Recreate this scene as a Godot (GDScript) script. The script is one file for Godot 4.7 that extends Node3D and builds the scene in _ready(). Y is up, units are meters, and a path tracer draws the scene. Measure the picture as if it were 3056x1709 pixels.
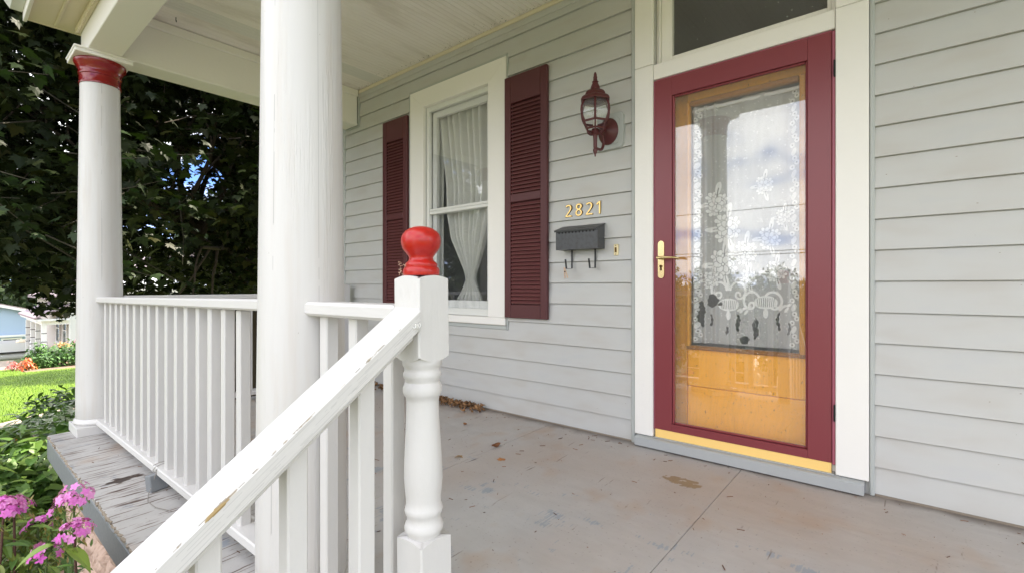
extends Node3D
# A painted wooden porch in front of a grey sided house; x runs along the wall, z out of it, y up.

const EYE := Vector3(0, 0.91, 2.64)
const TILT := 0.03                      # the deck falls away from the wall
var rng := RandomNumberGenerator.new()
var mats := {}
var taken := {}


class Geo:
	var v := PackedVector3Array()
	var n := PackedVector3Array()
	var uv := PackedVector2Array()
	var col := PackedColorArray()
	var tint := Color.WHITE

	func tri(a: Vector3, b: Vector3, c: Vector3, na: Vector3, nb: Vector3, nc: Vector3, ua := Vector2.ZERO, ub := Vector2.ZERO, uc := Vector2.ZERO) -> void:
		var face := (b - a).cross(c - a)
		if face.length_squared() < 1e-16:
			return
		if face.dot(na + nb + nc) > 0.0:
			v.append_array([a, c, b])
			n.append_array([na, nc, nb])
			uv.append_array([ua, uc, ub])
		else:
			v.append_array([a, b, c])
			n.append_array([na, nb, nc])
			uv.append_array([ua, ub, uc])
		col.append_array([tint, tint, tint])

	func quad(a: Vector3, b: Vector3, c: Vector3, d: Vector3, normal: Vector3, u := [Vector2(0, 0), Vector2(1, 0), Vector2(1, 1), Vector2(0, 1)]) -> void:
		tri(a, b, c, normal, normal, normal, u[0], u[1], u[2])
		tri(a, c, d, normal, normal, normal, u[0], u[2], u[3])

	func face(pts: Array, outward: Vector3) -> void:
		var nn: Vector3 = (pts[1] - pts[0]).cross(pts[2] - pts[0]).normalized()
		if nn.dot(outward) < 0.0:
			nn = -nn
		for i in range(1, pts.size() - 1):
			tri(pts[0], pts[i], pts[i + 1], nn, nn, nn, Vector2(pts[0].x, pts[0].y), Vector2(pts[i].x, pts[i].y), Vector2(pts[i + 1].x, pts[i + 1].y))

	func box(t: Transform3D, s: Vector3, b := 0.0) -> void:
		var h := s * 0.5
		b = minf(b, minf(h.x, minf(h.y, h.z)) * 0.9)
		var i := h - Vector3(b, b, b)
		for ax in 3:
			for sg in [-1.0, 1.0]:
				var nn := Vector3.ZERO
				nn[ax] = sg
				var p := []
				for k in [[-1, -1], [1, -1], [1, 1], [-1, 1]]:
					var q := Vector3.ZERO
					q[ax] = sg * h[ax]
					q[(ax + 1) % 3] = k[0] * i[(ax + 1) % 3]
					q[(ax + 2) % 3] = k[1] * i[(ax + 2) % 3]
					p.append(t * q)
				var u := s[(ax + 1) % 3]
				var w := s[(ax + 2) % 3]
				quad(p[0], p[1], p[2], p[3], (t.basis * nn).normalized(), [Vector2(0, 0), Vector2(u, 0), Vector2(u, w), Vector2(0, w)])
		if b <= 0.0:
			return
		for ax in 3:
			var a1 := (ax + 1) % 3
			var a2 := (ax + 2) % 3
			for s1 in [-1.0, 1.0]:
				for s2 in [-1.0, 1.0]:
					var p := []
					for e in [[-1.0, 0], [1.0, 0], [1.0, 1], [-1.0, 1]]:
						var q := Vector3.ZERO
						q[ax] = e[0] * i[ax]
						q[a1] = s1 * (h[a1] if e[1] == 0 else i[a1])
						q[a2] = s2 * (i[a2] if e[1] == 0 else h[a2])
						p.append(t * q)
					var nn := Vector3.ZERO
					nn[a1] = s1
					nn[a2] = s2
					quad(p[0], p[1], p[2], p[3], (t.basis * nn).normalized())
		for sx in [-1.0, 1.0]:
			for sy in [-1.0, 1.0]:
				for sz in [-1.0, 1.0]:
					var nn: Vector3 = (t.basis * Vector3(sx, sy, sz)).normalized()
					tri(t * Vector3(sx * h.x, sy * i.y, sz * i.z), t * Vector3(sx * i.x, sy * h.y, sz * i.z), t * Vector3(sx * i.x, sy * i.y, sz * h.z), nn, nn, nn)

	func span(a: Vector3, b: Vector3, bev := 0.0) -> void:      # a box from corner to corner
		box(Transform3D(Basis.IDENTITY, (a + b) * 0.5), (b - a).abs(), bev)

	func beam(a: Vector3, b: Vector3, w: float, h: float, bev := 0.0, up := Vector3.UP) -> void:
		var z := (b - a).normalized()
		var x := up.cross(z).normalized()
		var y := z.cross(x)
		box(Transform3D(Basis(x, y, z), (a + b) * 0.5), Vector3(w, h, (b - a).length()), bev)

	func tube(p: PackedVector3Array, r, sides := 8, cap := true) -> void:
		var m := p.size()
		var side := Vector3.ZERO
		var rings := []
		for k in m:
			var d := (p[mini(k + 1, m - 1)] - p[maxi(k - 1, 0)]).normalized()
			if side == Vector3.ZERO:
				side = d.cross(Vector3.RIGHT if absf(d.x) < 0.8 else Vector3.UP).normalized()
			else:
				side = (side - d * side.dot(d)).normalized()
			var up := d.cross(side)
			var rad: float = r if r is float else r[k]
			var ring := []
			for j in sides:
				var an := TAU * j / sides
				ring.append([p[k] + (side * cos(an) + up * sin(an)) * rad, side * cos(an) + up * sin(an)])
			rings.append(ring)
		for k in m - 1:
			for j in sides:
				var a = rings[k][j]
				var b = rings[k][(j + 1) % sides]
				var c = rings[k + 1][(j + 1) % sides]
				var d = rings[k + 1][j]
				tri(a[0], b[0], c[0], a[1], b[1], c[1])
				tri(a[0], c[0], d[0], a[1], c[1], d[1])
		if cap:
			for e in [0, m - 1]:
				var nn: Vector3 = (p[0] - p[1]).normalized() if e == 0 else (p[m - 1] - p[m - 2]).normalized()
				for j in range(1, sides - 1):
					tri(rings[e][0][0], rings[e][j][0], rings[e][j + 1][0], nn, nn, nn)

	# prof: points (radius, height) from bottom to top; corners sharper than 40 degrees stay sharp
	func lathe(t: Transform3D, prof: Array, seg := 24, flat_sides := false) -> void:
		var m := prof.size()
		var sn := []
		var along := [0.0]
		for k in m - 1:
			var d: Vector2 = prof[k + 1] - prof[k]
			sn.append(Vector2(d.y, -d.x).normalized())
			along.append(along[k] + d.length())
		for k in m - 1:
			var n0: Vector2 = sn[k]
			var n1: Vector2 = sn[k]
			if k > 0 and sn[k - 1].dot(sn[k]) > 0.77:
				n0 = (sn[k - 1] + sn[k]).normalized()
			if k < m - 2 and sn[k + 1].dot(sn[k]) > 0.77:
				n1 = (sn[k + 1] + sn[k]).normalized()
			for j in seg:
				var a0 := TAU * j / seg
				var a1 := TAU * (j + 1) / seg
				var q := []
				for e in [[a0, k, n0], [a1, k, n0], [a1, k + 1, n1], [a0, k + 1, n1]]:
					var dir := Vector3(sin(e[0]), 0, cos(e[0]))
					var nd := dir
					if flat_sides:
						nd = Vector3(sin((a0 + a1) / 2), 0, cos((a0 + a1) / 2))
					var pr: Vector2 = prof[e[1]]
					var en: Vector2 = e[2]
					q.append([t * (dir * pr.x + Vector3(0, pr.y, 0)), (t.basis * (nd * en.x + Vector3(0, en.y, 0))).normalized(), Vector2(e[0] / TAU, along[e[1]])])
				tri(q[0][0], q[1][0], q[2][0], q[0][1], q[1][1], q[2][1], Vector2(float(j) / seg, q[0][2].y), Vector2(float(j + 1) / seg, q[1][2].y), Vector2(float(j + 1) / seg, q[2][2].y))
				tri(q[0][0], q[2][0], q[3][0], q[0][1], q[2][1], q[3][1], Vector2(float(j) / seg, q[0][2].y), Vector2(float(j + 1) / seg, q[2][2].y), Vector2(float(j) / seg, q[3][2].y))

	# a polygon in x-y pushed out along z from z0 to z1
	func prism(t: Transform3D, poly: PackedVector2Array, z0: float, z1: float) -> void:
		var ix := Geometry2D.triangulate_polygon(poly)
		for e in [[z0, Vector3(0, 0, -1)], [z1, Vector3(0, 0, 1)]]:
			var nn: Vector3 = (t.basis * e[1]).normalized()
			for k in range(0, ix.size(), 3):
				var a := poly[ix[k]]
				var b := poly[ix[k + 1]]
				var c := poly[ix[k + 2]]
				tri(t * Vector3(a.x, a.y, e[0]), t * Vector3(b.x, b.y, e[0]), t * Vector3(c.x, c.y, e[0]), nn, nn, nn, a, b, c)
		var area := 0.0
		for k in poly.size():
			area += poly[k].cross(poly[(k + 1) % poly.size()])
		for k in poly.size():
			var a := poly[k]
			var b := poly[(k + 1) % poly.size()]
			var d := (b - a).normalized() * signf(area)
			var nn: Vector3 = (t.basis * Vector3(d.y, -d.x, 0)).normalized()
			quad(t * Vector3(a.x, a.y, z0), t * Vector3(b.x, b.y, z0), t * Vector3(b.x, b.y, z1), t * Vector3(a.x, a.y, z1), nn)

	# fn(u, v) -> Vector3 over the unit square, smooth
	func sheet(fn: Callable, nu: int, nv: int, toward := Vector3.ZERO) -> void:
		var p := []
		for j in nv + 1:
			for i in nu + 1:
				p.append(fn.call(float(i) / nu, float(j) / nv))
		var w := nu + 1
		var nn := []
		for j in nv + 1:
			for i in nu + 1:
				var du: Vector3 = p[j * w + mini(i + 1, nu)] - p[j * w + maxi(i - 1, 0)]
				var dv: Vector3 = p[mini(j + 1, nv) * w + i] - p[maxi(j - 1, 0) * w + i]
				var c := du.cross(dv).normalized()
				if toward != Vector3.ZERO and c.dot(toward) < 0.0:
					c = -c
				nn.append(c)
		for j in nv:
			for i in nu:
				var a := j * w + i
				var k := [a, a + 1, a + w + 1, a + w]
				var u := [Vector2(float(i) / nu, float(j) / nv), Vector2(float(i + 1) / nu, float(j) / nv), Vector2(float(i + 1) / nu, float(j + 1) / nv), Vector2(float(i) / nu, float(j + 1) / nv)]
				tri(p[k[0]], p[k[1]], p[k[2]], nn[k[0]], nn[k[1]], nn[k[2]], u[0], u[1], u[2])
				tri(p[k[0]], p[k[2]], p[k[3]], nn[k[0]], nn[k[2]], nn[k[3]], u[0], u[2], u[3])

	func mesh() -> ArrayMesh:
		var a := []
		a.resize(Mesh.ARRAY_MAX)
		a[Mesh.ARRAY_VERTEX] = v
		a[Mesh.ARRAY_NORMAL] = n
		a[Mesh.ARRAY_TEX_UV] = uv
		a[Mesh.ARRAY_COLOR] = col
		var m := ArrayMesh.new()
		m.add_surface_from_arrays(Mesh.PRIMITIVE_TRIANGLES, a)
		return m


func numbered(called: String, parent: Node) -> String:
	var key := "%d/%s" % [parent.get_instance_id(), called]
	taken[key] = taken.get(key, -1) + 1
	return called if taken[key] == 0 else "%s_%03d" % [called, taken[key]]


func thing(called: String, label: String, category: String, at := Vector3.ZERO, group := "") -> Node3D:
	var o := Node3D.new()
	o.name = numbered(called, self)
	add_child(o, true)
	o.position = at
	return tag(o, label, category, group)


func tag(o: Node3D, label: String, category: String, group := "") -> Node3D:
	o.set_meta("label", label)
	o.set_meta("category", category)
	if group:
		o.set_meta("group", group)
	return o


func put(called: String, g, m: Material, parent: Node = self, at := Transform3D.IDENTITY) -> MeshInstance3D:
	var o := MeshInstance3D.new()
	o.mesh = g.mesh() if g is Geo else g
	o.material_override = m
	o.name = numbered(called, parent)
	parent.add_child(o, true)
	o.transform = at
	return o


func setting(called: String, g, m: Material) -> MeshInstance3D:
	var o := put(called, g, m)
	o.set_meta("kind", "structure")
	return o


func copy(o: Node3D, called: String, label: String, at: Vector3) -> Node3D:
	var c: Node3D = o.duplicate()
	c.name = numbered(called, self)
	add_child(c, true)
	c.position = at
	c.set_meta("label", label)
	return c


func scatter(called: String, mesh: Mesh, m: Material, places: Array, tints: Array, parent: Node, stuff := true) -> MultiMeshInstance3D:
	var mm := MultiMesh.new()
	mm.transform_format = MultiMesh.TRANSFORM_3D
	mm.use_colors = true
	mm.mesh = mesh
	mm.instance_count = places.size()
	for k in places.size():
		mm.set_instance_transform(k, places[k])
		mm.set_instance_color(k, tints[k % tints.size()])
	var o := MultiMeshInstance3D.new()
	o.multimesh = mm
	o.material_override = m
	o.name = numbered(called, parent)
	if stuff:
		o.set_meta("kind", "stuff")
	parent.add_child(o, true)
	return o


func spin(at: Vector3, size: float, r: RandomNumberGenerator, flatness := 0.0) -> Transform3D:
	var b := Basis.from_euler(Vector3(r.randf_range(-PI, PI) * (1.0 - flatness), r.randf_range(-PI, PI), r.randf_range(-PI, PI) * (1.0 - flatness)))
	return Transform3D(b.scaled(Vector3.ONE * size), at)


func at(x: float, y: float, z: float) -> Transform3D:
	return Transform3D(Basis.IDENTITY, Vector3(x, y, z))


func deck_y(z: float) -> float:
	return -TILT * z


func ramp(x: float, pts: Array) -> float:
	if x <= pts[0][0]:
		return pts[0][1]
	for k in pts.size() - 1:
		if x < pts[k + 1][0]:
			return lerpf(pts[k][1], pts[k + 1][1], (x - pts[k][0]) / (pts[k + 1][0] - pts[k][0]))
	return pts[-1][1]


func ground_y(x: float, z: float) -> float:
	return ramp(x, [[-56.0, -5.6], [-46.0, -3.9], [-39.0, -3.2], [-36.0, -3.1], [-22.0, -2.2], [-12.0, -1.5], [-5.0, -0.85]]) - clampf((z - 5.0) * 0.19, 0.0, 5.7)


func noise(seed_: int, freq: float, octaves := 4, kind := FastNoiseLite.TYPE_SIMPLEX_SMOOTH) -> FastNoiseLite:
	var f := FastNoiseLite.new()
	f.seed = seed_
	f.frequency = freq
	f.noise_type = kind
	f.fractal_octaves = octaves
	return f


func noise_map(seed_: int, freq: float, bump := 0.0, colors: Array = [], side := 512, octaves := 4) -> NoiseTexture2D:
	var t := NoiseTexture2D.new()
	t.width = side
	t.height = side
	t.seamless = true
	t.noise = noise(seed_, freq, octaves)
	if bump > 0.0:
		t.as_normal_map = true
		t.bump_strength = bump
	elif colors.size():
		var g := Gradient.new()
		g.offsets = PackedFloat32Array()
		g.colors = PackedColorArray()
		var o := PackedFloat32Array()
		var c := PackedColorArray()
		for k in colors:
			o.append(k[0])
			c.append(k[1])
		g.offsets = o
		g.colors = c
		t.color_ramp = g
	return t


func plain(key: String, c: Color, rough := 0.5, spec := 0.5) -> StandardMaterial3D:
	var m := StandardMaterial3D.new()
	m.resource_name = key
	m.albedo_color = c
	m.roughness = rough
	m.metallic_specular = spec
	mats[key] = m
	return m


func tri_normal(m: StandardMaterial3D, t: Texture2D, scale: Vector3, strength := 1.0, world := false) -> StandardMaterial3D:
	m.normal_enabled = true
	m.normal_texture = t
	m.normal_scale = strength
	m.uv1_triplanar = true
	m.uv1_world_triplanar = world
	m.uv1_scale = scale
	return m


func rgb8(r: float, g: float, b: float) -> Color:
	return Color(r / 255.0, g / 255.0, b / 255.0)


func picture(w: int, h: int, fn: Callable, alpha := false) -> ImageTexture:
	var n := 4 if alpha else 3
	var bytes := PackedByteArray()
	bytes.resize(w * h * n)
	var k := 0
	for y in h:
		for x in w:
			var c: Color = fn.call(x, y)
			bytes[k] = clampi(int(c.r * 255.0), 0, 255)
			bytes[k + 1] = clampi(int(c.g * 255.0), 0, 255)
			bytes[k + 2] = clampi(int(c.b * 255.0), 0, 255)
			if alpha:
				bytes[k + 3] = clampi(int(c.a * 255.0), 0, 255)
			k += n
	return ImageTexture.create_from_image(Image.create_from_data(w, h, false, Image.FORMAT_RGBA8 if alpha else Image.FORMAT_RGB8, bytes))


func glass(key: String, alpha := 0.03) -> StandardMaterial3D:
	var m := plain(key, Color(0.97, 0.985, 0.98, alpha), 0.0)
	m.transparency = BaseMaterial3D.TRANSPARENCY_ALPHA
	return m


func mirror_sheet(key: String, share: float) -> StandardMaterial3D:      # a faint mirror layer, added to strengthen the reflections in a pane
	var m := plain(key, Color(0.97, 0.98, 1.0, share), 0.0)
	m.metallic = 1.0
	m.transparency = BaseMaterial3D.TRANSPARENCY_ALPHA
	var im := Image.create(4, 4, false, Image.FORMAT_RGBA8)
	im.fill(Color.WHITE)
	m.albedo_texture = ImageTexture.create_from_image(im)
	return m


func leafy(key: String, rough := 0.45, through := 0.6) -> StandardMaterial3D:
	var m := plain(key, Color.WHITE, rough)
	m.vertex_color_use_as_albedo = true
	m.backlight_enabled = true
	m.backlight = Color(through * 0.75, through, through * 0.3)
	m.cull_mode = BaseMaterial3D.CULL_DISABLED
	return m


func make_materials() -> void:
	var brush := noise_map(3, 0.02, 3.0)
	var fine := noise_map(9, 0.06, 2.5)
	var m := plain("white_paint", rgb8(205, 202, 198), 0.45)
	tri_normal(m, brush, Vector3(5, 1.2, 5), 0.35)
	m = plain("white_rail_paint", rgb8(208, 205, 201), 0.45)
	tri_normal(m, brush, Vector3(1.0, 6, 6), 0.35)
	m = plain("cream_paint", rgb8(239, 235, 227), 0.5)
	tri_normal(m, brush, Vector3(3, 3, 3), 0.22)
	m = plain("soffit_paint", rgb8(222, 210, 184), 0.55)
	tri_normal(m, brush, Vector3(3, 3, 3), 0.25)
	m = plain("vinyl_trim", rgb8(176, 179, 174), 0.5)
	m = plain("white_vinyl", rgb8(226, 226, 221), 0.4)
	m = plain("aluminium_white", rgb8(224, 223, 216), 0.35)
	# siding: grey vinyl with a raised grain running along the board and faint weathering
	m = plain("siding", rgb8(192, 191, 186), 0.5)
	m.albedo_texture = noise_map(21, 0.006, 0.0, [[0.0, rgb8(247, 243, 239)], [0.4, rgb8(253, 252, 251)], [0.7, rgb8(255, 255, 255)], [1.0, rgb8(251, 252, 254)]], 512, 3)
	m.uv1_triplanar = true
	m.uv1_world_triplanar = true
	m.uv1_scale = Vector3(0.7, 2.2, 2.2)
	plain("grime", rgb8(112, 106, 84), 0.9)
	m = plain("skirt", rgb8(150, 138, 122), 0.85)
	plain("ceiling_bare", rgb8(224, 221, 215), 0.6)
	plain("cord_grey", rgb8(150, 144, 136), 0.8)
	m = plain("ceiling_paint", rgb8(243, 237, 232), 0.55)
	m.albedo_texture = noise_map(31, 0.006, 0.0, [[0.0, rgb8(232, 229, 224)], [0.4, rgb8(251, 250, 248)], [1.0, rgb8(255, 255, 255)]])
	tri_normal(m, brush, Vector3(1.3, 1.3, 0.35), 0.12, true)
	m = plain("red_gloss", rgb8(128, 10, 12), 0.24)
	m.clearcoat_enabled = true
	m.clearcoat = 0.2
	m.clearcoat_roughness = 0.15
	tri_normal(m, fine, Vector3(4, 4, 4), 0.12)
	m = plain("finial_red", rgb8(178, 30, 22), 0.28)
	m.albedo_texture = noise_map(77, 0.012, 0.0, [[0.0, rgb8(196, 150, 140)], [0.33, rgb8(245, 235, 235)], [1.0, rgb8(255, 255, 255)]])
	tri_normal(m, fine, Vector3(7, 7, 7), 0.25)
	m = plain("shutter", rgb8(84, 38, 39), 0.5)
	tri_normal(m, noise_map(8, 0.03, 2.0), Vector3(6, 1, 6), 0.25)
	m = plain("shutter_rail", rgb8(84, 38, 39), 0.5)
	tri_normal(m, noise_map(8, 0.03, 2.0), Vector3(1, 6, 6), 0.25)
	m = plain("shutter_slat", rgb8(106, 61, 60), 0.42)  # paler than the frame: sky sheen on the tilted slats put into the colour
	m = plain("maroon_metal", rgb8(128, 54, 59), 0.33)
	m = plain("maroon_pale_strip", rgb8(170, 92, 108), 0.4)  # paler, pinker maroon of the narrow frame strips
	m = plain("lamp_maroon", rgb8(84, 34, 35), 0.45)
	tri_normal(m, fine, Vector3(9, 9, 9), 0.25)
	m = plain("brass", rgb8(214, 190, 138), 0.25)
	m.metallic = 1.0
	m = plain("aged_brass", rgb8(96, 72, 38), 0.4)
	m.metallic = 0.9
	m = plain("gold_plate", rgb8(252, 210, 126), 0.4)
	m = plain("bell_cream", rgb8(226, 208, 160), 0.4)
	m = plain("digit_brass", rgb8(206, 176, 112), 0.32)
	m.metallic = 1.0
	m = plain("black_iron", rgb8(42, 42, 42), 0.5)
	m = plain("mailbox_black", rgb8(76, 77, 78), 0.4)
	m.albedo_texture = noise_map(61, 0.015, 0.0, [[0.0, rgb8(215, 205, 200)], [0.5, rgb8(240, 240, 240)], [1.0, rgb8(255, 255, 255)]])
	m.uv1_triplanar = true
	m.uv1_scale = Vector3(4, 4, 4)
	m = plain("dark", rgb8(22, 21, 20), 0.8)
	m = plain("grey_paint", rgb8(172, 174, 172), 0.5)
	tri_normal(m, brush, Vector3(1.5, 5, 5), 0.5)
	m = plain("fascia_grey", rgb8(126, 129, 131), 0.5)
	tri_normal(m, brush, Vector3(1.0, 4, 4), 0.4)
	m = plain("room_wall", rgb8(150, 146, 138), 0.9)
	m = plain("room_floor", rgb8(96, 72, 50), 0.6)
	m = plain("roof_shingle", rgb8(92, 84, 84), 0.95)
	m = plain("mauve_shingle", rgb8(150, 134, 140), 0.95)
	m = plain("beige_siding", rgb8(196, 184, 176), 0.6)
	m = plain("blue_siding", rgb8(172, 192, 216), 0.6)
	m = plain("pure_white", rgb8(238, 238, 236), 0.5)
	m = plain("window_dark", rgb8(44, 50, 52), 0.15)
	m = plain("clothespin_wood", rgb8(206, 176, 150), 0.7)
	m = plain("asphalt", rgb8(72, 72, 74), 0.9)
	m = plain("concrete", rgb8(186, 172, 156), 0.9)
	m.albedo_texture = noise_map(41, 0.02, 0.0, [[0.0, rgb8(205, 200, 195)], [1.0, rgb8(255, 255, 255)]])
	m.uv1_triplanar = true
	m.uv1_world_triplanar = true
	m.uv1_scale = Vector3(0.4, 0.4, 0.4)
	m = plain("lawn", rgb8(104, 112, 66), 0.9)
	m.albedo_texture = noise_map(43, 0.03, 0.0, [[0.0, rgb8(196, 196, 120)], [0.45, rgb8(235, 245, 215)], [1.0, rgb8(255, 255, 255)]])
	m.uv1_triplanar = true
	m.uv1_world_triplanar = true
	m.uv1_scale = Vector3(0.12, 0.12, 0.12)
	m = plain("soil", rgb8(134, 112, 92), 0.95)
	tri_normal(m, fine, Vector3(1, 1, 1), 1.0)
	# foundation stone: pinkish, rock faced
	m = plain("stone", rgb8(206, 184, 168), 0.85)
	m.albedo_texture = noise_map(51, 0.02, 0.0, [[0.0, rgb8(160, 140, 128)], [0.35, rgb8(235, 225, 218)], [1.0, rgb8(255, 250, 246)]])
	tri_normal(m, noise_map(52, 0.02, 8.0, [], 512, 5), Vector3(1.6, 1.6, 1.6), 0.8)
	m = plain("mortar", rgb8(150, 130, 112), 0.95)
	m = plain("bark", rgb8(70, 60, 50), 0.95)
	tri_normal(m, noise_map(53, 0.03, 9.0), Vector3(2, 0.5, 2), 1.0)
	m = plain("twig", rgb8(58, 54, 40), 0.9)
	leafy("maple_leaf", 0.45, 0.5).metallic_specular = 0.3
	leafy("plant_leaf", 0.42, 0.5)
	leafy("petal", 0.6, 0.7)
	m = plain("stem", rgb8(74, 92, 44), 0.7)
	m = plain("dark_stem", rgb8(78, 48, 36), 0.7)
	leafy("litter", 0.8, 0.3)
	glass("pane")
	glass("lamp_glass", 0.1)
	mirror_sheet("pane_mirror", 0.085)
	mirror_sheet("window_mirror", 0.09)
	# sheer curtain
	m = plain("sheer", Color(0.93, 0.93, 0.9, 0.8), 0.9)
	m.transparency = BaseMaterial3D.TRANSPARENCY_ALPHA
	m.backlight_enabled = true
	m.backlight = Color(0.5, 0.5, 0.5)
	m.cull_mode = BaseMaterial3D.CULL_DISABLED
	var wv := Image.create(4, 4, false, Image.FORMAT_RGBA8)
	wv.fill(Color.WHITE)
	m.albedo_texture = ImageTexture.create_from_image(wv)
	make_oak()
	make_deck_paint()
	make_column_paint()
	make_handrail_paint()
	make_lace()


func make_oak() -> void:
	var grain := noise(201, 1.0, 3)
	var wide := noise(202, 1.0, 4)
	var t := picture(512, 512, func(x: int, y: int) -> Color:
		var u := x / 512.0
		var w := y / 512.0
		var warp := wide.get_noise_2d(u * 2.2, w * 3.0)
		var g := grain.get_noise_2d(u * 1.6, w * 60.0 + warp * 2.2)
		var streak := grain.get_noise_2d(u * 5.0 + 40.0, w * 190.0)
		var k := 0.99 + 0.03 * g + 0.02 * warp
		var c := rgb8(255, 178, 10) * k
		if streak > 0.42:
			c = c.lerp(rgb8(190, 116, 20), (streak - 0.42) * 1.2)
		var speck := wide.get_noise_2d(u * 40.0, w * 60.0)
		if speck > 0.45:
			c = c.lerp(rgb8(90, 52, 22), (speck - 0.45) * 2.2)
		return c)
	for e in [["oak", Vector3(0.9, 0.9, 0.9), 1.0], ["oak_dark", Vector3(0.9, 0.9, 0.9), 0.62]]:
		var m := plain(e[0], Color(e[2], e[2] * (1.0 if e[2] == 1.0 else 0.93), e[2] * (1.0 if e[2] == 1.0 else 0.8)), 0.35)
		m.albedo_texture = t
		m.uv1_triplanar = true
		m.uv1_scale = e[1]
	var v := plain("oak_upright", Color(0.86, 0.84, 0.8), 0.35)
	var turned := t.get_image()
	turned.rotate_90(CLOCKWISE)
	v.albedo_texture = ImageTexture.create_from_image(turned)
	v.uv1_triplanar = true
	v.uv1_scale = Vector3(0.9, 0.9, 0.9)


# grey floor paint, worn to brown near the wall, cracked and peeling towards the open edge; laid out over x -4.45..2.25, z 0..2.25
func make_deck_paint() -> void:
	var big := noise(301, 1.0, 4)
	var mid := noise(302, 1.0, 4)
	var hair := noise(303, 1.0, 2)
	var t := picture(2048, 688, func(px: int, py: int) -> Color:
		var x := -4.45 + 6.7 * px / 2048.0
		var z := 2.25 * py / 688.0
		var cloud := big.get_noise_2d(x * 0.9, z * 0.9)
		var mot := mid.get_noise_2d(x * 5.0, z * 4.0)
		var c := rgb8(181, 178, 174) * (1.0 + 0.04 * mot)
		# brown wear where people walk and under the eaves
		var wear := clampf(0.75 - absf(z - 0.35) * 0.62 + cloud * 0.75, 0.0, 1.0)
		c = c.lerp(rgb8(174, 159, 147), wear * 0.85)
		var rust := mid.get_noise_2d(x * 2.3 + 9.0, z * 2.0)
		if rust > 0.25:
			c = c.lerp(rgb8(172, 142, 118), (rust - 0.25) * 1.1)
		# bare blue-grey patches
		var patch := mid.get_noise_2d(x * 3.2 + 50.0, z * 5.5)
		var streaks := hair.get_noise_2d(x * 90.0, z * 5.0)
		if z > 0.75 and patch + 0.35 * streaks > 0.49:
			c = c.lerp(rgb8(142, 149, 158), 0.7)
		# cracks in the veneer, running out from the wall
		var edge := clampf((z - 1.35) * 1.5, 0.0, 1.0) * clampf((-0.9 - x) * 1.2, 0.25, 1.0) + clampf(patch, 0.0, 0.5) * 0.6
		var crack := hair.get_noise_2d(x * 55.0 + mot * 0.6, z * 2.6)
		var lim := 0.72 - 0.36 * edge
		if crack > lim:
			c = c.lerp(rgb8(78, 58, 48), clampf((crack - lim) * 4.5, 0.0, 0.9))
		# a torn hole beside the third joint and a stain before the door
		var hole := Vector2((x + 3.07) * 1.3, (z - 2.03) * 0.6).length() + 0.05 * mid.get_noise_2d(x * 14.0, z * 9.0) + 0.03 * hair.get_noise_2d(x * 60.0, z * 8.0)
		if hole < 0.05:
			c = c.lerp(rgb8(52, 36, 28), clampf((0.05 - hole) * 60.0, 0.0, 0.95))
		var ring := Vector2((x + 0.86) / 0.085, (z - 0.37) / 0.04).length() + 0.7 * mid.get_noise_2d(x * 22.0, z * 22.0)
		if ring < 1.0 and ring > 0.15:
			c = c.lerp(rgb8(134, 108, 74), 0.75)
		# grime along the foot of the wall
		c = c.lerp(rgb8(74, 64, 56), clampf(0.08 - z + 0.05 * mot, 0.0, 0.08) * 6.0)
		var dot := mid.get_noise_2d(x * 60.0, z * 60.0)
		if dot > 0.5:
			c = c.lerp(rgb8(92, 74, 62), (dot - 0.5) * 2.5)
		return c)
	var m := plain("deck_paint", Color.WHITE, 0.5)
	m.albedo_texture = t
	var relief := noise_map(305, 0.02, 4.0, [], 512, 5)
	m.normal_enabled = true
	m.normal_texture = relief
	m.normal_scale = 0.25


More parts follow.
